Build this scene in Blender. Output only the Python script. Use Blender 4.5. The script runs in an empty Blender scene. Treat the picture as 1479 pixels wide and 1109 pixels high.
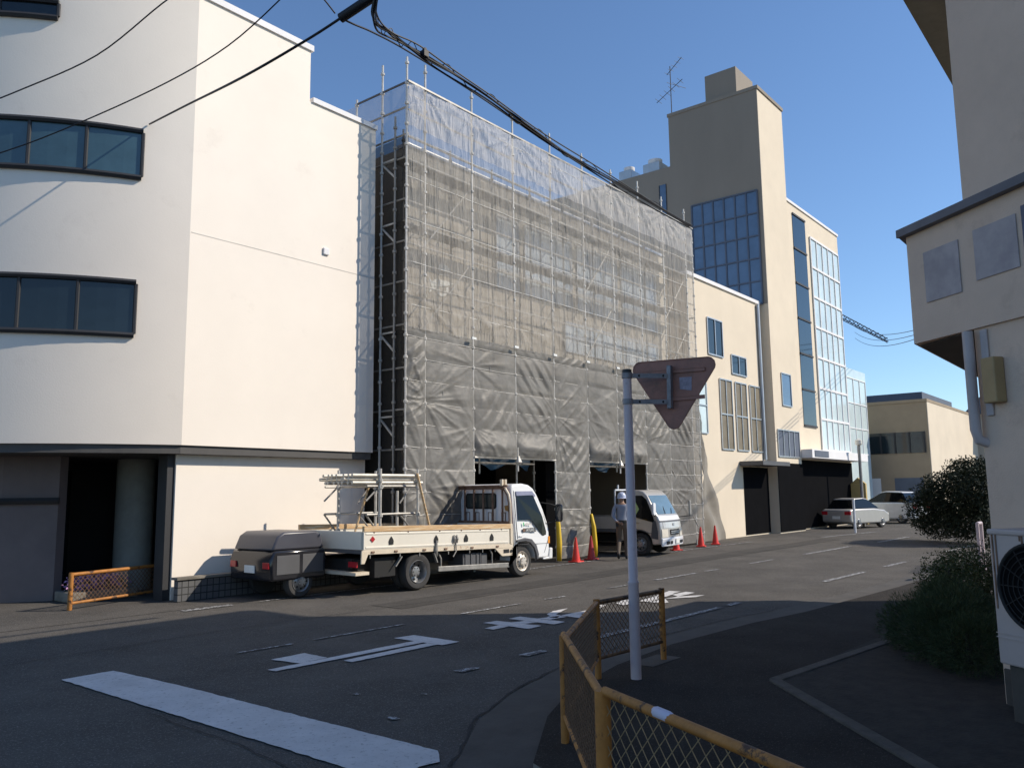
import bpy, bmesh, math, random
import numpy as np
from mathutils import Vector, Matrix
random.seed(7); np.random.seed(7)
SC = bpy.context.scene
COL = SC.collection
PI = math.pi
def R(d): return math.radians(d)

# ------------------------------------------------------------------ camera
YAW, PITCH, ROLL, CZ, FPX = R(38.9), R(7.55), R(0.7), 1.65, 1190.0
fwd0 = Vector((math.cos(YAW), math.sin(YAW), 0)); right0 = Vector((math.sin(YAW), -math.cos(YAW), 0)); zup = Vector((0, 0, 1))
Fv = fwd0*math.cos(PITCH) + zup*math.sin(PITCH); Uv = zup*math.cos(PITCH) - fwd0*math.sin(PITCH)
Uc = Uv*math.cos(ROLL) + right0*math.sin(ROLL); Rc = right0*math.cos(ROLL) - Uv*math.sin(ROLL)
cam = bpy.data.cameras.new('camera'); camo = bpy.data.objects.new('camera', cam); COL.objects.link(camo)
M3 = Matrix((Rc, Uc, -Fv)).transposed()
camo.matrix_world = Matrix.Translation((0, 0, CZ)) @ M3.to_4x4()
cam.sensor_width = 36; cam.lens = 36*FPX/1479; cam.clip_start = .05; cam.clip_end = 3000
SC.camera = camo
_C = Vector((0, 0, CZ))
def camray(x, y): return (Fv*FPX+Rc*(x-739.5)+Uc*(554.5-y)).normalized()   # measuring helper: direction of a point of the photograph

# ------------------------------------------------------------------ light
SUN_AZ, SUN_EL = -50.0, 36.0
world = bpy.data.worlds.new('World'); SC.world = world; world.use_nodes = True
wn = world.node_tree.nodes; wl = world.node_tree.links
sky = wn.new('ShaderNodeTexSky'); sky.sky_type = 'NISHITA'; sky.sun_disc = False
sky.sun_elevation = R(SUN_EL); sky.sun_rotation = R(90-SUN_AZ); sky.air_density = 1.0; sky.dust_density = 0; sky.ozone_density = 5.6
wn['Background'].inputs[1].default_value = .15
wl.new(sky.outputs[0], wn['Background'].inputs[0])
sun = bpy.data.lights.new('sun', 'SUN'); sun.energy = 4.5; sun.angle = R(.5); sun.color = (1, .91, .78)
suno = bpy.data.objects.new('sun', sun); COL.objects.link(suno)
sd = Vector((math.cos(R(SUN_EL))*math.cos(R(SUN_AZ)), math.cos(R(SUN_EL))*math.sin(R(SUN_AZ)), math.sin(R(SUN_EL))))
suno.rotation_euler = sd.to_track_quat('Z', 'Y').to_euler(); suno.location = (20, -20, 30)
SC.view_settings.view_transform = 'Standard'; SC.view_settings.look = 'None'; SC.view_settings.exposure = .08; SC.view_settings.gamma = 1
SC.cycles.transparent_max_bounces = 24; SC.cycles.max_bounces = 8

# ------------------------------------------------------------------ helpers
def mat(name, col, rough=.7, metal=0, var=.12, scale=2.0, bump=0, bscale=60, col2=None, c2lo=.55, c2hi=.7, c2scale=4.0, spec=None, alpha=None, stretch=None):
    m = bpy.data.materials.new(name); m.use_nodes = True
    n = m.node_tree.nodes; l = m.node_tree.links; b = n['Principled BSDF']
    tc = n.new('ShaderNodeTexCoord'); src = tc.outputs['Object']
    if stretch:
        mp = n.new('ShaderNodeMapping'); mp.inputs['Scale'].default_value = stretch; l.new(src, mp.inputs[0]); src = mp.outputs[0]
    nz = n.new('ShaderNodeTexNoise'); nz.inputs['Scale'].default_value = scale; nz.inputs['Detail'].default_value = 8; nz.inputs['Roughness'].default_value = .65
    l.new(src, nz.inputs['Vector'])
    rp = n.new('ShaderNodeValToRGB'); rp.color_ramp.elements[0].position = .3; rp.color_ramp.elements[1].position = .7
    rp.color_ramp.elements[0].color = tuple(c*(1-var) for c in col) + (1,); rp.color_ramp.elements[1].color = tuple(min(1, c*(1+var)) for c in col) + (1,)
    l.new(nz.outputs[0], rp.inputs[0]); out = rp.outputs[0]
    if col2:
        n2 = n.new('ShaderNodeTexNoise'); n2.inputs['Scale'].default_value = c2scale; n2.inputs['Detail'].default_value = 10; n2.inputs['Roughness'].default_value = .7
        l.new(src, n2.inputs['Vector'])
        mr = n.new('ShaderNodeMapRange'); mr.inputs[1].default_value = c2lo; mr.inputs[2].default_value = c2hi; l.new(n2.outputs[0], mr.inputs[0])
        mx = n.new('ShaderNodeMixRGB'); l.new(mr.outputs[0], mx.inputs[0]); l.new(out, mx.inputs[1]); mx.inputs[2].default_value = tuple(col2) + (1,); out = mx.outputs[0]
    l.new(out, b.inputs['Base Color'])
    b.inputs['Roughness'].default_value = rough; b.inputs['Metallic'].default_value = metal
    if spec is not None: b.inputs['Specular IOR Level'].default_value = spec
    if bump:
        n3 = n.new('ShaderNodeTexNoise'); n3.inputs['Scale'].default_value = bscale; n3.inputs['Detail'].default_value = 6; l.new(src, n3.inputs['Vector'])
        bp = n.new('ShaderNodeBump'); bp.inputs['Strength'].default_value = bump; bp.inputs['Distance'].default_value = .01
        l.new(n3.outputs[0], bp.inputs['Height']); l.new(bp.outputs[0], b.inputs['Normal'])
    return m

def glass(name, col=(.02, .025, .03), rough=.06, spec=.8):
    m = mat(name, col, rough, 0, .2, 1.5, spec=spec); return m

def net_mat(name, col, opacity, transl=.35, var=.12, gloss=.02, crease=.35, cs=(9, 9, 1.1), rot=0):
    m = bpy.data.materials.new(name); m.use_nodes = True
    n = m.node_tree.nodes; l = m.node_tree.links; n.remove(n['Principled BSDF']); out = n['Material Output']
    tc = n.new('ShaderNodeTexCoord')
    nz = n.new('ShaderNodeTexNoise'); nz.inputs['Scale'].default_value = 1.3; nz.inputs['Detail'].default_value = 9; nz.inputs['Roughness'].default_value = .7; l.new(tc.outputs['Object'], nz.inputs[0])
    rp = n.new('ShaderNodeValToRGB'); rp.color_ramp.elements[0].position = .3; rp.color_ramp.elements[1].position = .7
    rp.color_ramp.elements[0].color = tuple(c*(1-var) for c in col) + (1,); rp.color_ramp.elements[1].color = tuple(c*(1+var) for c in col) + (1,)
    l.new(nz.outputs[0], rp.inputs[0])
    # fine creases of the cloth as a bump
    mp = n.new('ShaderNodeMapping'); mp.inputs['Rotation'].default_value = (0, rot, 0); mp.inputs['Scale'].default_value = cs; l.new(tc.outputs['Object'], mp.inputs[0])
    w = n.new('ShaderNodeTexNoise'); w.inputs['Scale'].default_value = 1; w.inputs['Detail'].default_value = 5; w.inputs['Roughness'].default_value = .55; w.inputs['Distortion'].default_value = .6; l.new(mp.outputs[0], w.inputs[0])
    sb = n.new('ShaderNodeMath'); sb.operation = 'SUBTRACT'; sb.inputs[1].default_value = .5; l.new(w.outputs[0], sb.inputs[0])
    ab = n.new('ShaderNodeMath'); ab.operation = 'ABSOLUTE'; l.new(sb.outputs[0], ab.inputs[0])
    bp = n.new('ShaderNodeBump'); bp.inputs['Strength'].default_value = crease; bp.inputs['Distance'].default_value = .15; l.new(ab.outputs[0], bp.inputs['Height'])
    d = n.new('ShaderNodeBsdfDiffuse'); t = n.new('ShaderNodeBsdfTranslucent'); l.new(rp.outputs[0], d.inputs[0]); l.new(rp.outputs[0], t.inputs[0])
    l.new(bp.outputs[0], d.inputs['Normal'])
    m1 = n.new('ShaderNodeMixShader'); m1.inputs[0].default_value = transl; l.new(d.outputs[0], m1.inputs[1]); l.new(t.outputs[0], m1.inputs[2])
    g = n.new('ShaderNodeBsdfGlossy'); g.inputs['Roughness'].default_value = .5; g.inputs[0].default_value = (.9, .88, .85, 1); l.new(bp.outputs[0], g.inputs['Normal'])
    m3 = n.new('ShaderNodeMixShader'); m3.inputs[0].default_value = gloss; l.new(m1.outputs[0], m3.inputs[1]); l.new(g.outputs[0], m3.inputs[2])
    tr = n.new('ShaderNodeBsdfTransparent')
    m2 = n.new('ShaderNodeMixShader')
    mr = n.new('ShaderNodeMapRange'); mr.inputs[1].default_value = .3; mr.inputs[2].default_value = .7; mr.inputs[3].default_value = opacity-.05; mr.inputs[4].default_value = opacity+.05
    l.new(nz.outputs[0], mr.inputs[0]); l.new(mr.outputs[0], m2.inputs[0]); l.new(tr.outputs[0], m2.inputs[1]); l.new(m3.outputs[0], m2.inputs[2])
    l.new(m2.outputs[0], out.inputs[0]); return m

def chain(o):
    m = Matrix.Identity(4)
    while o is not None: m = o.matrix_basis @ m; o = o.parent
    return m

class MB:
    def __init__(s): s.v = []; s.f = []; s.mi = []; s.cur = 0
    def add(s, vs, fs):
        k = len(s.v); s.v += [tuple(p) for p in vs]
        for f in fs: s.f.append([k+i for i in f]); s.mi.append(s.cur)
        return s
    def box(s, x0, x1, y0, y1, z0, z1, M=None):
        vs = [Vector((x, y, z)) for z in (z0, z1) for y in (y0, y1) for x in (x0, x1)]
        if M is not None: vs = [M @ p for p in vs]
        return s.add(vs, [(0, 2, 3, 1), (4, 5, 7, 6), (0, 1, 5, 4), (2, 6, 7, 3), (0, 4, 6, 2), (1, 3, 7, 5)])
    def bar(s, p0, p1, w, h=None, up=Vector((0, 0, 1))):
        p0 = Vector(p0); p1 = Vector(p1); h = h or w; d = (p1-p0).normalized()
        a = d.cross(up);  a = a.normalized() if a.length > 1e-4 else Vector((1, 0, 0)); b = a.cross(d).normalized()
        vs = [p+a*sx*w/2+b*sy*h/2 for p in (p0, p1) for sx, sy in ((-1, -1), (1, -1), (1, 1), (-1, 1))]
        return s.add(vs, [(0, 3, 2, 1), (4, 5, 6, 7), (0, 1, 5, 4), (1, 2, 6, 5), (2, 3, 7, 6), (3, 0, 4, 7)])
    def tube(s, pts, r, n=8, caps=True):
        pts = [Vector(p) for p in pts]; k = len(pts); rr = r if isinstance(r, (list, tuple)) else [r]*k
        vs = []; fs = []; ref = None
        for i, p in enumerate(pts):
            d = (pts[min(i+1, k-1)]-pts[max(i-1, 0)]).normalized()
            if ref is None:
                ref = Vector((0, 0, 1)) if abs(d.z) < .9 else Vector((1, 0, 0))
            a = d.cross(ref).normalized(); b = a.cross(d).normalized(); ref = b
            for j in range(n):
                t = 2*PI*j/n; vs.append(p+(a*math.cos(t)+b*math.sin(t))*rr[i])
        for i in range(k-1):
            for j in range(n):
                j2 = (j+1) % n; fs.append((i*n+j, i*n+j2, (i+1)*n+j2, (i+1)*n+j))
        if caps: fs.append(tuple(range(n))[::-1]); fs.append(tuple(range((k-1)*n, k*n)))
        return s.add(vs, fs)
    def lathe(s, prof, c=(0, 0, 0), axis='z', n=24, cap0=True, cap1=True):
        vs = []; fs = []; k = len(prof)
        for (r, h) in prof:
            for j in range(n):
                t = 2*PI*j/n; a, b = r*math.cos(t), r*math.sin(t)
                p = (a, b, h) if axis == 'z' else ((a, h, b) if axis == 'y' else (h, a, b))
                vs.append(Vector(p)+Vector(c))
        for i in range(k-1):
            for j in range(n):
                j2 = (j+1) % n; fs.append((i*n+j, i*n+j2, (i+1)*n+j2, (i+1)*n+j))
        if cap0: fs.append(tuple(range(n))[::-1])
        if cap1: fs.append(tuple(range((k-1)*n, k*n)))
        return s.add(vs, fs)
    def prism(s, poly, a0, a1, axis='y', fn=None):
        def P(p, a): 
            q = (p[0], a, p[1]) if axis == 'y' else ((p[0], p[1], a) if axis == 'z' else (a, p[0], p[1]))
            q = Vector(q); return fn(q) if fn else q
        n = len(poly); vs = [P(p, a0) for p in poly]+[P(p, a1) for p in poly]
        fs = [tuple(range(n)), tuple(range(n, 2*n))[::-1]]+[(i, n+i, n+(i+1) % n, (i+1) % n) for i in range(n)]
        return s.add(vs, fs)
    def quad(s, *ps): return s.add(ps, [tuple(range(len(ps)))])
    def build(s, name, m, parent=None, world=False, bevel=0, smooth=False, seg=2):
        me = bpy.data.meshes.new(name); vs = s.v
        if world and parent is not None:
            iv = chain(parent).inverted(); vs = [tuple(iv @ Vector(p)) for p in vs]
        me.from_pydata([tuple(p) for p in vs], [], s.f)
        ms = m if isinstance(m, (list, tuple)) else [m]
        for q in ms: me.materials.append(q)
        if len(ms) > 1: me.polygons.foreach_set('material_index', s.mi)
        bm = bmesh.new(); bm.from_mesh(me); bmesh.ops.recalc_face_normals(bm, faces=bm.faces); bm.to_mesh(me); bm.free()
        o = bpy.data.objects.new(name, me); COL.objects.link(o)
        if parent is not None: o.parent = parent
        if bevel:
            md = o.modifiers.new('bevel', 'BEVEL'); md.width = bevel; md.segments = seg; md.limit_method = 'ANGLE'; md.angle_limit = R(40)
        if smooth:
            me.polygons.foreach_set('use_smooth', [True]*len(me.polygons))
            if bevel or smooth == 'auto': me.set_sharp_from_angle(angle=R(15 if name == 'upper_wall' else 40))
        return o

def tag(o, label, cat, group=None):
    o['label'] = label; o['category'] = cat
    if group: o['group'] = group
    return o
def structure(o): o['kind'] = 'structure'; return o
def thing(name, label, cat, loc=(0, 0, 0), rz=0, group=None):
    o = bpy.data.objects.new(name, None); COL.objects.link(o); o.location = loc; o.rotation_euler = (0, 0, rz); o.empty_display_size = .2
    return tag(o, label, cat, group)
def copy_tree(o, parent=None):
    c = o.copy(); COL.objects.link(c)
    if parent is not None: c.parent = parent
    for ch in list(o.children): copy_tree(ch, c)
    return c
def text_mesh(name, txt, size, M, m, parent, ext=.002):
    cu = bpy.data.curves.new(name, 'FONT'); cu.body = txt; cu.size = size; cu.extrude = ext; cu.align_x = 'CENTER'; cu.align_y = 'CENTER'
    to = bpy.data.objects.new(name, cu); COL.objects.link(to)
    dg = bpy.context.evaluated_depsgraph_get(); me = bpy.data.meshes.new_from_object(to.evaluated_get(dg))
    bpy.data.objects.remove(to); me.transform(M); me.materials.clear(); me.materials.append(m)
    o = bpy.data.objects.new(name, me); COL.objects.link(o); o.parent = parent; return o

# value noise (numpy)
def _h(ix, iy, s):
    v = np.sin(ix*127.1+iy*311.7+s*74.7)*43758.5453; return v-np.floor(v)
def vnoise(x, y, s=0):
    ix = np.floor(x); iy = np.floor(y); fx = x-ix; fy = y-iy; fx = fx*fx*(3-2*fx); fy = fy*fy*(3-2*fy)
    a = _h(ix, iy, s); b = _h(ix+1, iy, s); c = _h(ix, iy+1, s); d = _h(ix+1, iy+1, s)
    return (a*(1-fx)+b*fx)*(1-fy)+(c*(1-fx)+d*fx)*fy-.5
def ridge(x, y, s=0): return .5-np.abs(vnoise(x, y, s))*2

# ------------------------------------------------------------------ materials
M = {}
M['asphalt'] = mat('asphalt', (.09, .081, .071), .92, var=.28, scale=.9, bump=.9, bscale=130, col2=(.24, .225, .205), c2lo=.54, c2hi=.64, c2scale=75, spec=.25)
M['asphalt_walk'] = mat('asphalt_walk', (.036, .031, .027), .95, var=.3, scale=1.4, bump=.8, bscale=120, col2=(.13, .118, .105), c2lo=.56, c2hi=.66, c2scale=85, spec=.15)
M['paint'] = mat('road_paint', (.62, .6, .58), .8, var=.14, scale=2.2, bump=.5, bscale=110, col2=(.2, .19, .175), c2lo=.56, c2hi=.7, c2scale=22)
M['paint_worn'] = mat('road_paint_worn', (.5, .5, .49), .85, var=.15, scale=5, bump=.4, bscale=120, col2=(.105, .1, .098), c2lo=.44, c2hi=.5, c2scale=16)
M['crack'] = mat('tar_seam', (.02, .02, .021), .9, var=.3, scale=8)
M['concrete'] = mat('gutter_concrete', (.075, .067, .058), .9, var=.25, scale=3, bump=.4, bscale=60)
M['kerb'] = mat('kerb_concrete', (.2, .18, .15), .9, var=.3, scale=4, bump=.4)
M['soil'] = mat('soil', (.028, .023, .018), 1, var=.5, scale=7, bump=1, bscale=30)
M['white_wall'] = mat('white_render', (.87, .785, .68), .8, var=.035, scale=.5, bump=.12, bscale=40, col2=(.74, .655, .56), c2lo=.58, c2hi=.85, c2scale=1.1)
M['white_wall2'] = mat('pale_render', (.8, .78, .77), .8, var=.05, scale=1.2, bump=.12, bscale=40)
M['dark_trim'] = mat('dark_trim', (.03, .03, .032), .6)
M['soffit'] = mat('soffit_board', (.09, .085, .08), .8)
M['brown_wall'] = mat('brown_wall', (.17, .14, .135), .8, var=.15, scale=1.2, bump=.3, bscale=50)
M['grey_col'] = mat('grey_column', (.32, .32, .29), .85, var=.15, scale=3, bump=.5, bscale=70)
M['win_blue'] = glass('blue_window_glass', (.05, .1, .12), .07, .9)
M['win_dark'] = glass('dark_window_glass', (.012, .02, .026), .08, .6)
M['win_sky'] = glass('sky_window_glass', (.08, .13, .21), .05, 1.0)
M['win_pale'] = mat('sky_reflection_glass', (.52, .58, .62), .25, var=.25, scale=1.2)  # bright sky reflection put into the pale glass colour
M['alu'] = mat('aluminium', (.5, .5, .5), .4, .7)
M['galv'] = mat('galvanised_steel', (.56, .53, .48), .5, .25, var=.25, scale=6)
M['rope'] = mat('pale_rope', (.8, .76, .68), .8)
M['galv_dull'] = mat('dull_steel', (.3, .285, .26), .5, .3, var=.25, scale=6)
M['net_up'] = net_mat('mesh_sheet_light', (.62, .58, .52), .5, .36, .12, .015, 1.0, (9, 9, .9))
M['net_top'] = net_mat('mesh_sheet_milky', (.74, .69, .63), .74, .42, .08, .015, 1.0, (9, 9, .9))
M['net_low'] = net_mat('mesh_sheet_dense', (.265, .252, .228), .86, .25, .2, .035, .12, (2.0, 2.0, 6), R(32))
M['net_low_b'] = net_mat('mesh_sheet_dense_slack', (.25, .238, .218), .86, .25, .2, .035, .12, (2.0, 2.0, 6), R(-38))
M['net_side'] = net_mat('mesh_sheet_side_shaded', (.035, .034, .032), .8, .2, .2, .01, .3)  # shade on this side of the scaffold put into the near-black colour
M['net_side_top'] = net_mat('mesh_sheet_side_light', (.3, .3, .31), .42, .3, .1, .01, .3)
M['beige_wall'] = mat('beige_wall', (.5, .445, .365), .85, var=.1, scale=.8, bump=.2, bscale=30)
M['emblem'] = mat('emblem_cream', (1, .98, .9), .6, var=.03)
M['black'] = mat('shade_black', (.008, .008, .009), 1, spec=.02)  # darkness inside openings put into the colour
M['tower'] = mat('tower_shade_render', (.29, .245, .195), .85, var=.1, scale=.35, bump=.2, bscale=20, stretch=(1, 1, .25))  # shaded copy of the tower's cream, darkened in the colour
M['tower_lit'] = mat('cream_render', (.74, .63, .48), .85, var=.06, scale=.6, bump=.15, bscale=25)  # cream walls; also the sunlit copy for the tower and tan building
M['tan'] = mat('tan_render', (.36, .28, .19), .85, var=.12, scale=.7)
M['slate'] = mat('slate_blue', (.1, .12, .16), .7)
M['cyan_glass'] = mat('pale_curtain_glass', (.62, .72, .72), .15, var=.12, scale=.8)
M['orange'] = mat('orange_rail_paint', (.4, .16, .03), .6, var=.3, scale=7, bump=.4, bscale=40, col2=(.06, .025, .012), c2lo=.54, c2hi=.6, c2scale=8)
M['joint'] = mat('joint_mortar', (.62, .58, .52), .9)
M['orange_dark'] = mat('rusty_rail_paint', (.16, .085, .035), .7, var=.4, scale=8, bump=.4, bscale=40, col2=(.04, .02, .012), c2lo=.5, c2hi=.6, c2scale=10)
M['wire'] = mat('rusty_wire', (.19, .105, .055), .7, .3, var=.3, scale=20)
M['pole'] = mat('pole_paint', (.56, .46, .47), .5, var=.08, scale=5, bump=.1, bscale=30, col2=(.42, .33, .33), c2lo=.62, c2hi=.75, c2scale=14)
M['sign_back'] = mat('sign_back', (.33, .15, .11), .6, var=.18, scale=5, col2=(.2, .11, .085), c2lo=.5, c2hi=.7, c2scale=7)
M['bracket'] = mat('bracket_steel', (.23, .22, .235), .5, .4, var=.25, scale=12)
M['sticker'] = mat('pale_sticker', (.3, .26, .31), .7, var=.3, scale=30)
M['sign_red'] = mat('sign_red', (.5, .03, .03), .5)
M['grey_wall'] = mat('grey_stucco', (.66, .5, .39), .9, var=.1, scale=.9, bump=.45, bscale=90, col2=(.52, .38, .29), c2lo=.55, c2hi=.75, c2scale=2.2)
M['eave'] = mat('eave_board', (.24, .23, .18), .85, var=.2, scale=2)
M['coping'] = mat('dark_coping', (.12, .12, .14), .6, var=.2, scale=4)
M['pipe'] = mat('downpipe_paint', (.47, .41, .4), .6, var=.12, scale=4)
M['boxtan'] = mat('tan_box', (.36, .25, .12), .6, var=.12, scale=5)
M['ac'] = mat('ac_casing', (.45, .385, .36), .55, var=.06, scale=3, col2=(.3, .14, .1), c2lo=.66, c2hi=.72, c2scale=5)
M['signpanel'] = mat('blue_grey_panel', (.42, .37, .37), .7, var=.15, scale=3, col2=(.3, .265, .28), c2lo=.45, c2hi=.75, c2scale=4)
M['signnavy'] = mat('navy_panel', (.1, .11, .16), .6, var=.1)
M['truck_white'] = mat('truck_white', (.78, .725, .62), .35, var=.05, scale=3, col2=(.55, .42, .27), c2lo=.68, c2hi=.78, c2scale=5)
M['cab_white'] = mat('cab_white', (.82, .81, .79), .25, var=.03, scale=2)
M['silver'] = mat('silver_paint', (.5, .475, .44), .3, .35, var=.05)
M['wood'] = mat('rail_wood', (.6, .39, .2), .75, var=.2, scale=3, stretch=(1, 6, 10), col2=(.7, .6, .42), c2lo=.5, c2hi=.65, c2scale=3)
M['rust'] = mat('rusty_steel', (.21, .13, .09), .75, .2, var=.35, scale=7, col2=(.12, .055, .025), c2lo=.5, c2hi=.62, c2scale=9)
M['cream_frame'] = mat('cream_frame', (.7, .6, .46), .55, var=.1, scale=6, col2=(.32, .15, .07), c2lo=.6, c2hi=.68, c2scale=8)
M['rubber'] = mat('tyre_rubber', (.045, .043, .042), .85, var=.2, scale=8, bump=.2)
M['chassis'] = mat('chassis_black', (.014, .014, .014), .8)
M['rim'] = mat('rim_steel', (.3, .3, .3), .4, .6, var=.2)
M['rim_pale'] = mat('rim_bright', (.68, .62, .54), .45, .3, var=.15, scale=12, col2=(.25, .13, .07), c2lo=.58, c2hi=.66, c2scale=14)  # paler rim with rust spots
M['trim'] = mat('grey_plastic', (.09, .09, .095), .6)
M['carglass'] = glass('vehicle_glass', (.008, .009, .009), .05, .28)
M['windscreen'] = glass('windscreen_glass', (.13, .2, .24), .05, 1.0)
M['hi_vis'] = mat('yellow_green_cloth', (.5, .62, .25), .8)
M['lamp'] = mat('lamp_lens', (.75, .7, .6), .15)
M['red_lens'] = mat('red_lens', (.45, .02, .03), .2)
M['amber'] = mat('amber_lens', (.8, .3, .04), .2)
M['plate'] = mat('number_plate', (.78, .78, .74), .5)
M['cone'] = mat('cone_red', (.72, .045, .03), .45, var=.08)
M['cone_dark'] = mat('cone_dark_red', (.42, .03, .035), .5)
M['yellow'] = mat('yellow_foam', (.75, .5, .03), .6, var=.08, scale=5)
M['tarp'] = mat('blue_tarp', (.03, .1, .19), .5, var=.2)
M['cable'] = mat('cable_black', (.01, .01, .014), .6)
M['leaf'] = None
M['car_dark'] = mat('black_car_paint', (.02, .02, .024), .12, spec=.6)
M['car_navy'] = mat('navy_car_paint', (.04, .06, .13), .15)
M['car_white'] = mat('white_car_paint', (.75, .76, .78), .2)
M['skin'] = mat('skin', (.3, .17, .11), .6); M['shirt'] = mat('shirt_cloth', (.25, .27, .33), .85, var=.06, scale=9); M['trouser'] = mat('trouser_cloth', (.13, .1, .075), .9, var=.1, scale=9)  # shirt and trousers darkened: shade on the man put into the colour
M['shoe'] = mat('shoe_dark', (.02, .02, .02), .6); M['belt'] = mat('tool_belt', (.02, .02, .02), .7); M['helmet'] = mat('helmet_plastic', (.5, .54, .68), .3)
M['tile'] = None

def leafmat(name, c1, c2):
    m = bpy.data.materials.new(name); m.use_nodes = True; n = m.node_tree.nodes; l = m.node_tree.links; b = n['Principled BSDF']
    g = n.new('ShaderNodeNewGeometry'); rp = n.new('ShaderNodeValToRGB'); rp.color_ramp.elements[0].color = c1+(1,); rp.color_ramp.elements[1].color = c2+(1,)
    l.new(g.outputs['Random Per Island'], rp.inputs[0]); l.new(rp.outputs[0], b.inputs['Base Color']); b.inputs['Roughness'].default_value = .7; b.inputs['Specular IOR Level'].default_value = .3
    return m
M['leaf'] = leafmat('juniper_leaf', (.018, .035, .014), (.055, .08, .03))
M['leaf2'] = leafmat('broad_leaf', (.025, .04, .014), (.07, .09, .03))
M['leafdark'] = leafmat('dark_tree_leaf', (.01, .018, .009), (.03, .04, .018))
M['flower'] = leafmat('purple_petals', (.32, .13, .38), (.62, .38, .6))

def brick_mat(name, c1, c2, mort, sx, sy, size):
    m = bpy.data.materials.new(name); m.use_nodes = True; n = m.node_tree.nodes; l = m.node_tree.links; b = n['Principled BSDF']
    tc = n.new('ShaderNodeTexCoord'); mp = n.new('ShaderNodeMapping'); mp.inputs['Rotation'].default_value = (R(90), 0, 0); l.new(tc.outputs['Object'], mp.inputs[0])
    bk = n.new('ShaderNodeTexBrick'); bk.offset = 0; bk.inputs['Color1'].default_value = c1+(1,); bk.inputs['Color2'].default_value = c2+(1,); bk.inputs['Mortar'].default_value = mort+(1,)
    bk.inputs['Scale'].default_value = 1; bk.inputs['Brick Width'].default_value = sx; bk.inputs['Row Height'].default_value = sy; bk.inputs['Mortar Size'].default_value = size
    l.new(mp.outputs[0], bk.inputs[0]); l.new(bk.outputs[0], b.inputs['Base Color']); b.inputs['Roughness'].default_value = .6; return m
M['tile'] = brick_mat('grey_tile', (.12, .12, .12), (.1, .1, .105), (.015, .015, .015), .11, .11, .008)

# ------------------------------------------------------------------ ground, road, markings
def sheet(name, pts, z, m, th=None):
    b = MB(); b.add([(x, y, z) for x, y in pts], [tuple(range(len(pts)))]); return b.build(name, m)
def gridsheet(name, x0, x1, y0, y1, z, m):
    return sheet(name, [(x0, y0), (x1, y0), (x1, y1), (x0, y1)], z, m)
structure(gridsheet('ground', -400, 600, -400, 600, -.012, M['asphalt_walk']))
structure(gridsheet('road', -60, 56, 3.2, 11.75, -.008, M['asphalt']))
structure(gridsheet('side_road', -6, 4.2, -60, 3.2, -.008, M['asphalt']))
structure(gridsheet('forecourt', -60, 56, 11.75, 30, -.004, M['asphalt']))
kerb_in = [(2.6, -8), (3.0, -2), (3.35, 1.0), (3.75, 2.4), (4.15, 3.22), (5.05, 3.78), (5.8, 4.1), (6.9, 4.33), (8.16, 4.42), (10, 4.3), (11.3, 4.1), (15, 3.85), (22, 3.6), (40, 3.3)]
kerb_out = [(2.2, -8), (2.55, -2), (2.95, 1.2), (3.4, 2.7), (3.86, 3.61), (4.75, 4.19), (5.5, 4.5), (6.5, 4.75), (8.0, 4.86), (10, 4.76), (11.4, 4.56), (15, 4.3), (22, 4.05), (40, 3.75)]
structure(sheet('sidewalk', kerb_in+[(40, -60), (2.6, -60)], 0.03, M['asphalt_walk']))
b = MB()
for i in range(len(kerb_in)-1):
    b.quad((*kerb_in[i], .03), (*kerb_in[i+1], .03), (*kerb_in[i+1], -.01), (*kerb_in[i], -.01))
structure(b.build('kerb_face', M['kerb']))
b = MB()
for i in range(len(kerb_in)-1): b.quad((*kerb_out[i], -.003), (*kerb_out[i+1], -.003), (*kerb_in[i+1], .004), (*kerb_in[i], .004))
structure(b.build('gutter', M['concrete']))
b = MB()
def wob(pts, w, z, seed):
    rnd = random.Random(seed); out = []
    for i in range(len(pts)-1):
        p = Vector(pts[i]); q = Vector(pts[i+1]); k = max(2, int((q-p).length/.12))
        for j in range(k): out.append(p.lerp(q, j/k)+Vector((rnd.uniform(-.018, .018), rnd.uniform(-.018, .018))))
    out.append(Vector(pts[-1]))
    for i in range(len(out)-1):
        d = (out[i+1]-out[i]).normalized(); n = Vector((-d.y, d.x)); a = w*rnd.uniform(.4, 1.2)/2; c = w*rnd.uniform(.4, 1.2)/2
        b.quad((*(out[i]-n*a), z), (*(out[i+1]-n*c), z), (*(out[i+1]+n*c), z), (*(out[i]+n*a), z))
wob([(x, y+.03) for x, y in kerb_out[3:11]], .022, .001, 3)
wob([(3.4, 6.4), (3.36, 5.4), (3.3, 4.6), (3.1, 4.0)], .012, .001, 7)
wob([(2, 9.3), (6, 9.5), (11, 9.2), (18, 9.4), (26, 9.0)], .016, .001, 8)
structure(b.build('road_seams', M['crack']))
structure(sheet('trench_patch', [(8.6+i*.8, 9.05+.015*math.sin(i*2.1)) for i in range(26)]+[(28.6-i*.8, 9.75+.015*math.sin(i*1.7)) for i in range(26)], -.003, mat('patched_asphalt', (.07, .064, .057), .92, var=.25, scale=1.5, bump=.8, bscale=130, col2=(.15, .14, .125), c2lo=.54, c2hi=.64, c2scale=75, spec=.2)))
ZP = .002
def mark(name, polys, m, label, cat='road marking', group=None):
    b = MB()
    rj = random.Random(len(name))
    for p in polys:
        q = []
        for i in range(len(p)):
            a = Vector(p[i]); c = Vector(p[(i+1) % len(p)]); k = max(1, int((c-a).length/.06))
            for t in range(k): q.append(a.lerp(c, t/k)+(Vector((rj.uniform(-.006, .006), rj.uniform(-.006, .006)))))
        b.add([(v.x, v.y, ZP) for v in q], [tuple(range(len(q)))])
    return structure(b.build(name, m))
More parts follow.
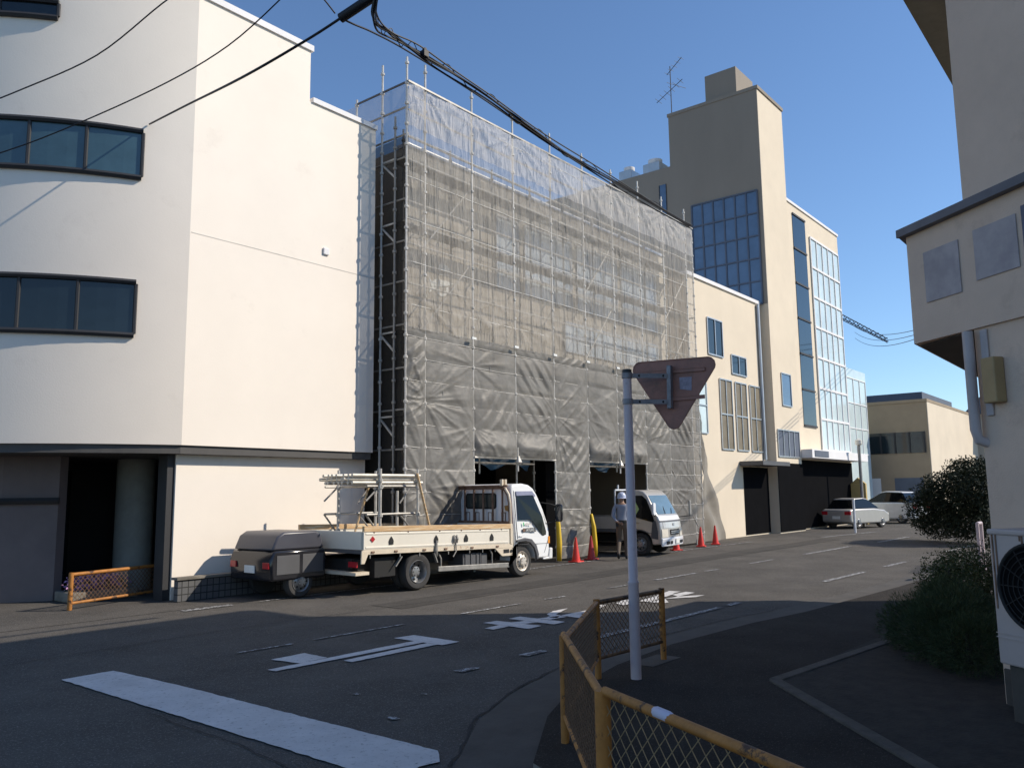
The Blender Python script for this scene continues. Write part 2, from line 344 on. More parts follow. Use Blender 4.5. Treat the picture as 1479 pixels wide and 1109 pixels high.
mark('stop_line', [[(3.5, 8.2), (3.47, 4.1), (3.6, 3.72), (3.75, 3.8), (3.9, 3.76), (4.05, 3.92), (4.03, 7.1), (3.98, 8.2)]], M['paint'], '')
cross = [[(8.25, 7.18), (8.49, 7.15), (8.49, 6.42), (8.21, 6.41)], [(7.92, 6.73), (7.93, 6.88), (8.245, 6.905), (8.245, 6.73)], [(8.495, 6.92), (8.6, 6.87), (8.68, 6.86), (8.68, 6.64), (8.495, 6.69)],
         [(8.71, 7.14), (8.95, 7.13), (8.92, 6.36), (8.67, 6.36)], [(8.955, 6.84), (9.11, 6.78), (9.3, 6.72), (9.3, 6.6), (8.955, 6.63)]]
flick = [[(9.11, 6.80), (9.22, 6.83), (9.32, 6.96), (9.62, 7.07), (9.96, 7.06), (9.37, 6.84), (9.33, 6.725), (9.13, 6.64)], [(9.335, 6.735), (9.94, 6.72), (9.92, 6.6), (9.335, 6.595)], [(9.94, 6.72), (10.5, 6.9), (10.55, 6.78), (9.96, 6.6)], [(9.305, 6.6), (9.3, 6.34), (9.52, 6.45), (9.6, 6.59)]]
loop = [[(11.21, 6.61), (12.0, 6.73), (12.63, 6.86), (12.66, 6.66), (12.38, 6.64), (12.2, 6.58), (11.21, 6.43)], [(12.2, 6.575), (12.67, 6.58), (12.63, 6.39), (12.03, 6.39)], [(12.03, 6.385), (12.44, 6.13), (12.13, 6.12), (11.66, 6.42)], [(11.66, 6.415), (11.35, 6.18), (11.16, 6.19), (11.21, 6.425)], [(11.2, 6.6), (10.91, 6.57), (10.69, 6.56), (10.78, 6.76), (11.29, 6.91)]]
mark('road_lettering', cross+flick+loop, M['paint'], '')
mark('road_arrow', [[(7.08, 7.26), (7.07, 6.51), (6.8, 6.52), (6.8, 7.3)], [(6.797, 6.59), (5.61, 6.62), (5.6, 6.75), (6.797, 6.75)], [(6.797, 6.81), (4.89, 6.88), (4.88, 7.0), (6.797, 6.97)], [(5.26, 7.0), (5.6, 7.0), (5.62, 7.4), (5.2, 7.4)]], M['paint'], '')
cl = []
for x0, x1, w in [(5.2, 5.9, .05), (6.2, 7.6, .05), (8.7, 10.0, .06), (10.6, 11.1, .06), (12.4, 13.2, .06), (14.0, 15.65, .1), (16.1, 16.6, .09), (18.3, 19.6, .09), (21.6, 25.2, .13), (27.5, 31, .14), (34, 38, .14)]:
    s = random.uniform(-.02, .02); yc = 8.0-.012*(x0-6) if x0 < 20 else 7.9-.035*(x0-18)
    cl.append([(x0, yc-w/2), (x1, yc-w/2-.02+s), (x1, yc+w/2-.02+s), (x0, yc+w/2)])
mark('centre_line', cl, M['paint_worn'], '')
el = []
for x0, x1 in [(5.9, 6.15), (6.85, 7.2), (8.2, 11.25), (11.5, 11.9), (15.4, 17.6), (19, 20.5), (24, 30)]:
    el.append([(x0, 5.34-.025*(x0-8.2)), (x1, 5.34-.025*(x1-8.2)), (x1, 5.44-.025*(x1-8.2)), (x0, 5.46-.025*(x0-8.2))])
mark('edge_line', el, M['paint_worn'], '')
mark('kerbside_line', [[(6.6, 11.5), (7.4, 11.5), (7.4, 11.66), (6.6, 11.66)], [(7.9, 11.52), (11, 11.52), (11, 11.6), (7.9, 11.6)], [(13.6, 11.3), (17.2, 11.3), (17.2, 11.38), (13.6, 11.38)], [(20.6, 11.1), (26, 11.0), (26, 11.08), (20.6, 11.18)], [(29.5, 9.9), (34, 9.4), (34, 9.55), (29.5, 10.05)]], M['paint_worn'], '')
# small paint blotches on the asphalt
bl = []
for cx, cy, r in [(4.75, 5.55, .035), (4.42, 4.75, .05), (5.1, 5.1, .03)]:
    bl.append([(cx+r*random.uniform(.5, 1.2)*math.cos(t*PI/5), cy+r*random.uniform(.5, 1.2)*math.sin(t*PI/5)*1.2) for t in range(10)])
mark('paint_blotches', bl, M['paint_worn'], '')
structure(sheet('utility_cover', [(7.0, 4.0), (7.55, 4.0), (7.55, 4.26), (7.0, 4.26)], .034, M['concrete']))
# planter edge and soil at the corner building
b = MB()
for p, q in [((7.11, 2.88), (9.8, 2.58)), ((7.11, 2.88), (5.0, .9)), ((9.8, 2.58), (22, 2.3))]: b.bar((*p, .02), (*q, .02), .11, .055)
structure(b.build('planter_edging', mat('old_edging', (.085, .075, .062), .95, var=.35, scale=6, bump=.5), bevel=.01))
structure(sheet('planting_bed', [(7.1, 2.87), (22, 2.27), (22, 1.2), (7.4, 1.2), (6.2, -.4), (5.0, .9)], .036, M['soil']))

# ------------------------------------------------------------------ white building on the left
wb = thing('white_building', 'white rendered corner building with a curved end and two ribbon windows, left of the scaffold', 'building', (7.1, 12.7, 0))
ZB, ZT1, ZT2 = 2.5, 10.4, 9.35
Rr, p0 = 6.5, R(18); cx, cy = 7.1+Rr*math.sin(p0), 12.7+Rr*math.cos(p0)
arc = [(cx-Rr*math.sin(p), cy-Rr*math.cos(p)) for p in [R(18+72*i/28) for i in range(29)]]
foot = [(9.5, 12.7), (7.1, 12.7)]+arc[1:]+[(arc[-1][0], 26), (9.5, 26)]
b = MB(); b.prism([(x, y) for x, y in foot], ZB, ZT1, 'z'); b.prism([(9.5, 12.7), (11.22, 12.7), (11.22, 26), (9.5, 26)], ZB, ZT2, 'z')
wbody = b.build('upper_wall', M['white_wall'], wb, True, smooth='auto')
b = MB()  # roof coping
def offs(poly, d): 
    c = Vector((cx, cy)); return poly
b.prism([(9.55, 12.66), (7.1, 12.66)]+[(cx-(Rr+.04)*math.sin(R(18+72*i/28)), cy-(Rr+.04)*math.cos(R(18+72*i/28))) for i in range(29)]+[(arc[-1][0]-.04, 26), (9.55, 26)], ZT1, ZT1+.12, 'z')
b.prism([(9.56, 12.66), (11.24, 12.66), (11.24, 26), (9.56, 26)], ZT2, ZT2+.1, 'z')
b.build('coping', M['white_wall2'], wb, True)
def arcwin(a0, a1, z0, z1, name, gm):
    g = MB(); n = 24
    for i in range(n):
        t0, t1 = R(a0+(a1-a0)*i/n), R(a0+(a1-a0)*(i+1)/n); r = Rr+.012
        g.quad((cx-r*math.sin(t0), cy-r*math.cos(t0), z0), (cx-r*math.sin(t1), cy-r*math.cos(t1), z0), (cx-r*math.sin(t1), cy-r*math.cos(t1), z1), (cx-r*math.sin(t0), cy-r*math.cos(t0), z1))
    w = g.build(name, gm, wb, True)
    f = MB()
    for zz in (z0-.03, z1+.03):
        f.tube([(cx-(Rr+.03)*math.sin(R(a0+(a1-a0)*i/n)), cy-(Rr+.03)*math.cos(R(a0+(a1-a0)*i/n)), zz) for i in range(n+1)], .045, 6)
    k = max(2, int((a1-a0)/7))
    for i in range(k+1):
        t = R(a0+(a1-a0)*i/k); f.tube([(cx-(Rr+.02)*math.sin(t), cy-(Rr+.02)*math.cos(t), z0), (cx-(Rr+.02)*math.sin(t), cy-(Rr+.02)*math.cos(t), z1)], .03, 6)
    f.build('window_frame', M['dark_trim'], w, True)
arcwin(25, 84, 6.93, 7.68, 'window', M['win_blue'])
arcwin(25, 84, 4.28, 5.1, 'window', M['win_dark'])
arcwin(37, 84, 9.5, 9.72, 'window', M['win_dark'])
b = MB(); b.prism([(11.2, 12.74), (7.1, 12.74)]+[(cx-(Rr-.04)*math.sin(R(18+72*i/28)), cy-(Rr-.04)*math.cos(R(18+72*i/28))) for i in range(29)]+[(arc[-1][0]+.04, 26), (11.2, 26)], ZB-.14, ZB, 'z')
b.build('soffit', M['soffit'], wb, True)
for x, z in ((9.95, 6.4),):
    v = MB().box(x-.07, x+.07, 12.66, 12.698, z-.07, z+.07).build('wall_vent', M['white_wall2'], wb, True, bevel=.015)
MB().box(7.12, 11.2, 12.6955, 12.699, 6.1, 6.112).build('wall_joint', M['joint'], wb, True)
b = MB(); b.box(7.15, 11.22, 12.93, 13.3, .0, ZB-.142); b.build('ground_floor_wall', M['white_wall'], wb, True)
b = MB(); b.box(7.02, 7.148, 12.97, 13.26, 0, ZB-.142); b.build('return_shade', M['dark_trim'], wb, True)  # shade on the white wall's end, painted as a dark block
b = MB(); b.lathe([(.33, 0), (.33, ZB-.142)], (7.62, 15.2, 0)); b.build('column', M['grey_col'], wb, True, smooth='auto')
b = MB(); b.box(4.6, 11.2, 17.2, 17.5, 0, ZB-.142); b.build('entrance_wall', M['dark_trim'], wb, True)
b = MB(); b.box(6.3, 7.3, 17.16, 17.198, .2, 2.2); b.build('entrance_glass', M['win_dark'], wb, True)
b = MB(); b.prism([(6.15, 14.6), (6.0, 14.55), (5.3, 15.0), (4.5, 15.9), (4.1, 17.19), (4.5, 17.19), (5.5, 15.3), (6.15, 14.8)], 0, ZB-.142, 'z'); b.build('curved_wall', M['brown_wall'], wb, True)
b = MB(); b.tube([(6.0, 14.52, 1.62), (5.28, 14.97, 1.62), (4.47, 15.88, 1.62)], .06, 6); b.build('wall_rail', M['dark_trim'], wb, True)
# low tiled wall, planter
lw = tag(MB().box(7.08, 11.3, 12.6, 12.72, 0, .34).build('tiled_wall', M['tile']), 'low dark grey tiled boundary wall in front of the white building', 'wall')
capb = MB().box(7.05, 11.33, 12.57, 12.75, .34, .38).build('wall_cap', M['kerb'], lw)
pl = thing('flower_planter', 'stone edged planter of purple flowers behind the orange rail at the white building', 'planter', (6.7, 14.1, 0))
MB().box(6.0, 7.1, 13.9, 14.5, 0, .16).build('stone_edge', M['kerb'], pl, True, bevel=.02)
def leaves(ells, n, size, seed, needle=False, shell=.55):
    rnd = random.Random(seed); b = MB(); tot = sum(e[3]*e[4]*e[5] for e in ells)
    for e in ells:
        k = int(n*e[3]*e[4]*e[5]/tot)
        for _ in range(k):
            while True:
                d = Vector((rnd.gauss(0, 1), rnd.gauss(0, 1), rnd.gauss(0, 1)))
                if d.length > .01: break
            d.normalize(); rr = shell+(1-shell)*rnd.random()**.6; rr *= 1+.16*math.sin(d.x*7+d.y*5+e[0]*3)*math.cos(d.z*6+e[1]*2)
            p = Vector((e[0]+d.x*e[3]*rr, e[1]+d.y*e[4]*rr, e[2]+d.z*e[5]*rr))
            if p.z < .03: continue
            s = size*rnd.uniform(.6, 1.4)
            if needle:
                ax = (d+Vector((rnd.gauss(0, .5), rnd.gauss(0, .5), rnd.gauss(.35, .4)))).normalized(); L = s*2.6; w = s*.35
            else:
                ax = Vector((rnd.gauss(0, 1), rnd.gauss(0, 1), rnd.gauss(0, 1))).normalized(); L = s; w = s*.6
            o = ax.orthogonal().normalized(); o = (Matrix.Rotation(rnd.uniform(0, 6.28), 3, ax) @ o)
            b.quad(p-o*w/2, p+ax*L*.5-o*w*.4, p+ax*L, p+ax*L*.5+o*w*.4)
    return b
leaves([(6.55, 14.2, .27, .55, .28, .16)], 900, .05, 5, shell=.2).build('blossom', M['flower'], pl, True)
leaves([(6.55, 14.2, .22, .55, .3, .12)], 500, .05, 6, shell=.2).build('foliage', M['leaf2'], pl, True)

# ------------------------------------------------------------------ railing builder (posts, rails, wire mesh)
def panel(th, A, Bp, zb, zt, mpost, mrail, pitch=.07, wire=.0035, post_b=False, pw=.055, rr=.024, postA=True, mw=None):
    A = Vector((*A, 0)); Bp = Vector((*Bp, 0)); d = (Bp-A); L = d.length; d.normalize()
    if postA: MB().tube([A, A+zup*(zt+.03)], pw/2, 12).build('post', mpost, th, True, smooth='auto')
    if post_b: MB().tube([Bp, Bp+zup*(zt+.03)], pw/2, 12).build('post', mpost, th, True, smooth='auto')
    MB().tube([A+d*.02+zup*zt, Bp-d*.02+zup*zt], rr, 10).build('top_rail', mrail, th, True, smooth='auto')
    MB().tube([A+d*.02+zup*zb, Bp-d*.02+zup*zb], rr*.75, 8).build('bottom_rail', mrail, th, True, smooth='auto')
    b = MB(); H = zt-zb; b.cur = 0
    k = int((L+H)/pitch)+1
    for i in range(k):
        s = i*pitch
        for sg in (1, -1):
            a0, a1 = s, s-H
            t0, t1 = max(0, (s-L)/H), min(1, s/H)
            if t1 <= t0: continue
            x0, x1 = s-t0*H, s-t1*H
            if sg < 0: x0, x1 = L-x0, L-x1
            b.bar(A+d*x0+zup*(zb+t0*H), A+d*x1+zup*(zb+t1*H), wire)
    b.build('wire_mesh', mw or M['wire'], th, True)
rl = thing('street_railing', 'orange painted street railing with wire mesh beside the purple flowers', 'railing', (6.6, 13.5, 0))
panel(rl, (5.65, 13.1), (7.5, 13.65), .1, .52, M['orange'], M['orange'], .08, .006, True, .07, .028)

# ------------------------------------------------------------------ building behind the scaffold
hb = thing('wrapped_building', 'beige building behind the mesh sheets with an emblem on its wall', 'building', (12.3, 12.85, 0))
b = MB()
YW = 12.85; XA, XB_ = 12.3, 24.0; OP = [(13.45, 16.45), (17.94, 20.92)]; ZO = 2.5; ZR = 9.4
for x0, x1 in ((XA, 13.0), (23.2, XB_)): b.box(x0, x1, YW, YW+.25, 0, ZO)
b.box(XA, XB_, YW, YW+.25, ZO, ZR)
b.box(XA, XA+.25, YW+.25, 26, 0, ZR); b.box(XB_-.25, XB_, YW+.25, 26, 0, ZR)
b.box(XA+.25, XB_-.25, YW+.25, 26, ZR-.8, ZR-.6)
b.build('wall', M['beige_wall'], hb, True)
MB().box(XA+.26, XB_-.26, 20, 20.2, 0, ZR-.81).box(XA+.26, XB_-.26, YW+.26, 19.99, 2.75, 2.85).box(17.3, 17.7, YW+.02, YW+.4, 0, ZO-.01).build('interior', M['black'], hb, True)  # shade of the rooms put into near-black walls
MB().box(XA-.04, XB_+.04, YW-.04, YW+.3, ZR, ZR+.08).build('parapet_cap', M['alu'], hb, True)
def wgrid(x0, x1, z0, z1, nx, nz, Y, parent, gm, fm, name='window', th=.03, fw=.045):
    w = MB().box(x0, x1, Y-.012, Y-.002, z0, z1).build(name, gm, parent, True)
    f = MB()
    for i in range(nx+1):
        x = x0+(x1-x0)*i/nx; f.box(x-fw/2, x+fw/2, Y-th-.012, Y-.013, z0, z1)
    for j in range(nz+1):
        z = z0+(z1-z0)*j/nz; f.box(x0, x1, Y-th-.016, Y-.0135, z-fw/2, z+fw/2)
    f.build('window_frame', fm, w, True); return w
for x0, x1, z0, z1, nx, nz in [(15.35, 16.2, 6.75, 8.6, 1, 4), (16.5, 18.6, 6.75, 8.6, 3, 4), (18.9, 21.0, 6.75, 8.6, 3, 4), (21.3, 23.4, 6.75, 8.6, 3, 4), (18.2, 23.4, 5.5, 6.3, 8, 2)]:
    wgrid(x0, x1, z0, z1, nx, nz, YW, hb, M['win_pale'], M['alu'])
# pale emblem painted on the wall
e = MB()
def pp(l):
    o = []
    for x, y in l: d_ = camray(x, y); q_ = _C+d_*(YW/d_.y); o.append((q_.x, q_.z))
    return o
for poly in [[(631, 389), (634, 382), (639, 380), (644, 384), (650, 394), (641, 392.5)], [(633, 395.5), (651, 398), (652, 399.5), (633, 397)], [(618.5, 400), (623.5, 407), (630, 402.5), (630.5, 413.5), (622.5, 413.5)], [(633, 403.5), (643, 406), (655, 410.6), (645, 413.5), (632, 414)],
             [(618.5, 422.5), (630.5, 415.5), (623.5, 414), (620, 418)], [(631, 421), (635, 424), (640, 424), (643, 421), (643.5, 415), (647, 416), (646.5, 423), (642, 428), (636, 428), (632, 425)]]:
    e.prism(pp(poly), YW-.02, YW-.003, 'y')
e.build('emblem', M['emblem'], hb, True)

# ------------------------------------------------------------------ scaffold
sf = thing('scaffold', 'tall galvanised tube scaffold wrapped in grey mesh sheets, right of the white building', 'scaffold', (11.41, 11.95, 0))
PX = [11.41, 11.95, 13.45, 14.94, 16.47, 17.94, 19.41, 20.92, 22.38, 23.89, 24.38]
TOPZ = 10.28; YF = 11.95
rnd = random.Random(3)
def post(x, y, z0, z1, inner=False):
    b = MB(); b.tube([(x, y, z0), (x, y, z1)], .0225 if inner else .0235, 8)
    z = .35
    while z < z1-.1:
        if z > z0: b.lathe([(.024, z-.03), (.042, z-.025), (.045, z+.02), (.03, z+.035), (.024, z+.036)], (x, y, 0), 'z', 8)
        z += .45
    b.build('post', M['galv_dull'] if inner else M['galv'], sf, True, smooth='auto')
for i, x in enumerate(PX):
    if i == 10: post(x, YF, 0, TOPZ)
    else: post(x, YF+.004, (2.44 if i in (3, 6) else 0), TOPZ+.58+rnd.uniform(-.06, .06))
for x in PX[1:]: post(x, 12.62, (2.44 if x in (14.94, 19.41) else 0), 9.6, True)
for y in (12.71,): post(11.41, y, 0, TOPZ+.62)
post(11.41, 13.55, 0, TOPZ+.1); post(11.41, 12.3, 0, 9.6, True)
lv = [.95, 1.85, 2.5, 3.3, 4.15, 5.04, 5.95, 6.8, 7.7, 8.6, 9.1, 9.7]
for z in lv:
    if z > 2.4: MB().tube([(11.41, YF+.03, z), (24.38, YF+.03, z)], .0215, 6).build('ledger', M['galv'], sf, True)
    else:
        b = MB()
        for x0, x1 in [(11.41, 13.45), (16.47, 17.94), (20.92, 24.38)]: b.tube([(x0, YF+.03, z), (x1, YF+.03, z)], .0215, 6)
        b.build('ledger', M['galv'], sf, True)
    MB().tube([(11.45, YF, z+.05), (11.45, 13.6, z+.05)], .0215, 6).build('ledger', M['galv_dull'], sf, True)
MB().box(11.40, 24.40, YF-.06, YF-.03, TOPZ-.02, TOPZ+.02).build('top_band', M['galv_dull'], sf, True)
MB().box(11.39, 11.43, YF-.03, 13.6, TOPZ-.02, TOPZ+.01).build('top_band', M['trim'], sf, True)
for z in (3.3, 5.04, 7.35, 8.75):
    b = MB(); b.box(11.5, 24.3, 12.15, 12.38, z-.05, z-.02); b.box(11.5, 24.3, 12.4, 12.58, z-.05, z-.02); b.build('deck_plank', M['galv_dull'], sf, True)
    for x in PX[1:]: MB().bar((x, YF+.03, z-.08), (x, 12.6, z-.08), .04).build('bracket', M['galv'], sf, True)
    MB().bar((11.43, 12.3, z-.5), (11.43, 12.72, z-.1), .035).bar((11.43, 12.3, z-.08), (11.43, 12.72, z-.08), .035).build('bracket', M['galv'], sf, True)
for k, (x0, x1) in enumerate([(11.95, 13.45), (17.94, 19.41), (22.38, 23.89)]):
    b = MB()
    for z in (3.3, 5.04, 6.8): b.tube([(x0, YF+.07, z), (x1, YF+.07, z+1.7)], .018, 6)
    b.build('brace', M['galv'], sf, True)
MB().tube([(16.52, YF+.05, .1), (17.9, YF+.05, 1.9)], .018, 6).tube([(17.9, YF+.05, .1), (16.52, YF+.05, 1.9)], .018, 6).build('brace', M['galv_dull'], sf, True)
MB().tube([(22.4, YF-.02, 2.3), (24.3, YF-.02, .2)], .018, 6).build('brace', M['galv'], sf, True)

def ties(x, z, zs, amp, k, rad):
    d = np.zeros_like(x)
    for xp in PX[:-1]:
        for zt in zs:
            dx = x-xp; dz = z-zt; r = np.hypot(dx, dz)+1e-3; th = np.arctan2(dz, dx)
            d += amp*np.exp(-r/rad)*np.minimum(r/.12, 1)*np.cos(th*k+xp*3.1+zt*2.3)
    return d
def bay_of(x):
    i = np.clip(np.searchsorted(PX, x)-1, 0, len(PX)-2); a = np.array(PX)[i]; c = np.array(PX)[i+1]; return i, (x-a)/(c-a)
def crease(u, v, sd, k=5): return np.maximum(0, 1-np.abs(vnoise(u, v, sd))*k)
def rays(x, z, zs, amp, k, rad, sd, prob=.65):
    d = np.zeros_like(x)
    for j, xp in enumerate(PX[:-1]):
        for q, zt in enumerate(zs):
            if _h(float(j), float(q), sd) > prob: continue
            dx = x-xp; dz = z-zt; r_ = np.hypot(dx, dz)+1e-3; th = np.arctan2(dz, np.abs(dx)+.02)
            d += amp*(r_/rad)*np.exp(1-r_/rad)*np.maximum(0, 1-np.abs(vnoise(th*k+j*5.1, np.full_like(x, q*3.3), sd))*4.5)
    return d
def disp_up(x, z):
    i, u = bay_of(x); e = np.sin(PI*u)**.5
    d = .03*np.sin(PI*u)*(.8+vnoise(i*1.7, z*.6, 2))
    d += .026*vnoise(x*6, z*.5, 3)*e+.02*crease(x*6+.4*vnoise(x*2, z*1.5, 6), z*.4, 4)*e+.012*crease(x*13, z*.7, 5)
    d += rays(x, z, [TOPZ-.02], .05, 3.2, .5, 41, 1)+rays(x, z, [6.9, 8.5], .022, 3, .4, 42, .5)
    d += rays(x, z, [5.65], .05, 2.6, .45, 43, .9)*np.clip((6.2-z)/.5, 0, 1)
    return d
def disp_low(x, z):
    i, u = bay_of(x); e = np.sin(PI*u)**.4
    d = rays(x, z, [.85, 1.75, 2.65, 3.1, 3.55, 4.0, 4.45], .024, 3.3, .5, 44, .45)*e
    # straight diagonal folds inside single fields of the sheet
    cz = np.floor((z-.35)/.9); f = (z-.35)/.9-cz; hs = _h(i*3.1+.7, cz*2.3+.4, 51); ha = _h(i*1.3+.2, cz*4.1+.9, 52); hl = _h(i*2.7+.1, cz*1.9+.3, 53)
    an = .55+.45*hl; sg = np.where(hs > .35, 1., -1.); p = (x*np.sin(an)-sg*z*np.cos(an))/(.2+.16*hl)+ha*5+.25*vnoise(x*1.2, z*1.2, 57); fr = p-np.floor(p)
    amp = np.clip(ha*1.7-.55, 0, 1)
    d += .05*amp*np.where(fr < .3, fr/.3, (1-fr)/.7)*np.sin(PI*f)**.5*e
    zz = (z-.35)/.45; g = zz-np.floor(zz); k = np.floor(zz)
    d += .012*np.sin(PI*g)**.5*(.5+_h(i*2.3+.5, k*1.7+.5, 16))
    d += .006*vnoise(x*4, z*4, 13)+.004*vnoise(x*12, z*12, 17)
    d += .02*np.sin(PI*u)
    return d
def netsheet(x0, x1, z0, z1, fn, m, step=.045, y=YF, extra=None):
    nx = max(4, int((x1-x0)/step)); nz = max(4, int((z1-z0)/step))
    X, Z = np.meshgrid(np.linspace(x0+.004, x1-.004, nx+1), np.linspace(z0, z1, nz+1))
    D = fn(X, Z)
    if extra is not None: D = D+extra(X, Z)
    Y = y-D
    vs = list(zip(X.ravel(), Y.ravel(), Z.ravel())); fs = []
    for j in range(nz):
        for i in range(nx):
            k = j*(nx+1)+i; fs.append((k, k+1, k+nx+2, k+nx+1))
    return MB().add(vs, fs).build('mesh_sheet', m, sf, True, smooth=True)
for i in range(len(PX)-1):
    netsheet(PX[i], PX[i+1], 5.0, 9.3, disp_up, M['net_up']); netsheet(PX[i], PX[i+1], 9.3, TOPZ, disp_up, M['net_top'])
    z0 = .06
    ex = None
    if i in (2, 3, 5, 6):
        z0 = 2.46
        ex = lambda X, Z: .16*np.exp(-((Z-2.66)/.2)**2)*np.sin(PI*bay_of(X)[1])**.6
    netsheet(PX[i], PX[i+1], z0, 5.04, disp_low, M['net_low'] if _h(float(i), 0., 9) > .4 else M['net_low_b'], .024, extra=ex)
# side sheet facing the white building
def side_net(z0, z1, m):
    ny, nz = 30, int((z1-z0)/.08); Yg, Z = np.meshgrid(np.linspace(YF, 14.2, ny+1), np.linspace(z0, z1, nz+1))
    D = .03*vnoise(Yg*6, Z*.7, 21)+.02*vnoise(Yg*3, Z*2, 22)
    vs = list(zip((11.47+D).ravel(), Yg.ravel(), Z.ravel())); fs = []
    for j in range(nz):
        for i in range(ny):
            k = j*(ny+1)+i; fs.append((k, k+1, k+ny+2, k+ny+1))
    MB().add(vs, fs).build('mesh_sheet', m, sf, True, smooth=True)
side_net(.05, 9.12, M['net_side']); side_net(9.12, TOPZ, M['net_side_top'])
# light tie ropes and tubes pressing through the sheets
for k in range(11):
    z = .35+.45*k
    b = MB()
    for j in range(len(PX)-1):
        if j in (2, 3, 5, 6) and z < 2.5: continue
        b.tube([(PX[j], YF-.016, z), (PX[j]*.7+PX[j+1]*.3, YF-.05, z-.012), (PX[j]*.35+PX[j+1]*.65, YF-.052, z-.018), (PX[j+1], YF-.016, z+random.uniform(-.01, .01))], .0065, 5)
    b.build('tie_rope', M['galv'], sf, True)
for k in range(6): MB().tube([(PX[j_]+(PX[j_+1]-PX[j_])*t_, YF-.012-.05*math.sin(PI*t_), 5.5+.9*k-.012*math.sin(PI*t_)) for j_ in range(len(PX)-1) for t_ in (0, .35, .7)]+[(24.38, YF-.02, 5.5+.9*k)], .0065, 5).build('tie_rope', M['rope'], sf, True)
for j in range(1, len(PX)-2):
    for u in (.34, .67):
        if random.random() < .75:
            x = PX[j]+(PX[j+1]-PX[j])*u; z0 = 2.6 if j in (2, 3, 5, 6) else .3
            MB().tube([(x, YF-.03, z0), (x+random.uniform(-.03, .03), YF-.045, random.uniform(3.4, 5)), (x, YF-.03, random.uniform(7, 9.6))], .006, 5).build('tie_rope', M['galv_dull'], sf, True)
# right end sheet flaring to the ground
nn = 24; vs = []; fs = []
for j in range(nn+1):
    z = 5.4*j/nn; w = 1.85*max(0, 1-z/5.4)**1.5+.02
    for i in range(nn+1):
        u = i/nn; vs.append((24.38+w*u, YF+.12*u+.08*math.sin(u*9+z*2.2)*(1-z/5.4)+.05*math.sin(z*5+u*4), z+.03))
for j in range(nn):
    for i in range(nn): k = j*(nn+1)+i; fs.append((k, k+1, k+nn+2, k+nn+1))
MB().add(vs, fs).build('mesh_sheet', M['net_low'], sf, True, smooth=True)
# clips along the seam, opening lintels, hanging stubs
b = MB()
for x in PX[2:9]: b.box(x-.2, x-.06, YF-.16, YF-.13, 5.0, 5.05)
b.build('seam_clip', M['plate'], sf, True)
for x0, x1 in OP:
    MB().tube([(x0, YF-.02, 2.44), (x1, YF-.02, 2.44)], .024, 8).tube([(x0, 12.6, 2.36), (x1, 12.6, 2.36)], .024, 8).build('lintel_beam', M['galv'], sf, True)
    b = MB(); xm = (x0+x1)/2
    b.tube([(xm, YF-.03, 2.7), (xm, YF-.03, 2.15)], .024, 8); b.tube([(xm-.8, 12.4, 2.44), (xm-.8, 12.4, 2.1)], .02, 8); b.tube([(xm+.6, 12.4, 2.44), (xm+.6, 12.4, 2.2)], .02, 8)
    b.lathe([(.03, 2.3), (.09, 2.36), (.05, 2.44), (.03, 2.5)], (xm, YF-.05, 0), 'z', 8)
    b.build('hanging_stub', M['galv'], sf, True)
b = MB(); b.tube([(15.75, 12.6, 0), (15.75, 12.6, 2.4)], .024, 8); b.tube([(15.75, 12.6, 1.5), (16.45, 12.6, 1.5)], .02, 8); b.tube([(15.0, 12.6, .95), (16.45, 12.6, .95)], .02, 8); b.tube([(15.0, 12.5, .45), (16.45, 12.5, .45)], .02, 8)
b.build('inner_frame', M['galv'], sf, True)
for x, top, lean, lab in [(16.43, 1.25, .02, 'yellow foam pad wrapped round the scaffold post behind the white truck'), (17.98, 1.1, .07, 'yellow foam pad on the scaffold post beside the walking man')]:
    b = MB(); b.tube([(x+lean, YF-.07, .02), (x, YF-.1, top*.35), (x, YF-.08, top*.7), (x-lean, YF-.06, top)], [.055, .066, .055, .035], 10)
    tag(b.build('post_pad', M['yellow'], smooth=True), lab, 'safety pad', 'yellow post pads')
for x0, x1, lab in [(13.5, 16.4, 'dark blue tarpaulin hanging inside the opening above the white truck'), (18.0, 20.88, 'dark blue tarpaulin hanging inside the opening above the silver truck')]:
    vs = []; fs = []
    for i in range(31):
        x = x0+(x1-x0)*i/30
        for j in range(7): vs.append((x, 12.72+.05*math.sin(i*.9+j), 2.62-j/6*(.32+.1*math.sin(i*.45+x0))))
    for i in range(30):
        for j in range(6): k = i*7+j; fs.append((k, k+1, k+8, k+7))
    tag(MB().add(vs, fs).build('tarpaulin', M['tarp'], smooth=True), lab, 'tarpaulin', 'blue tarpaulins in the openings')

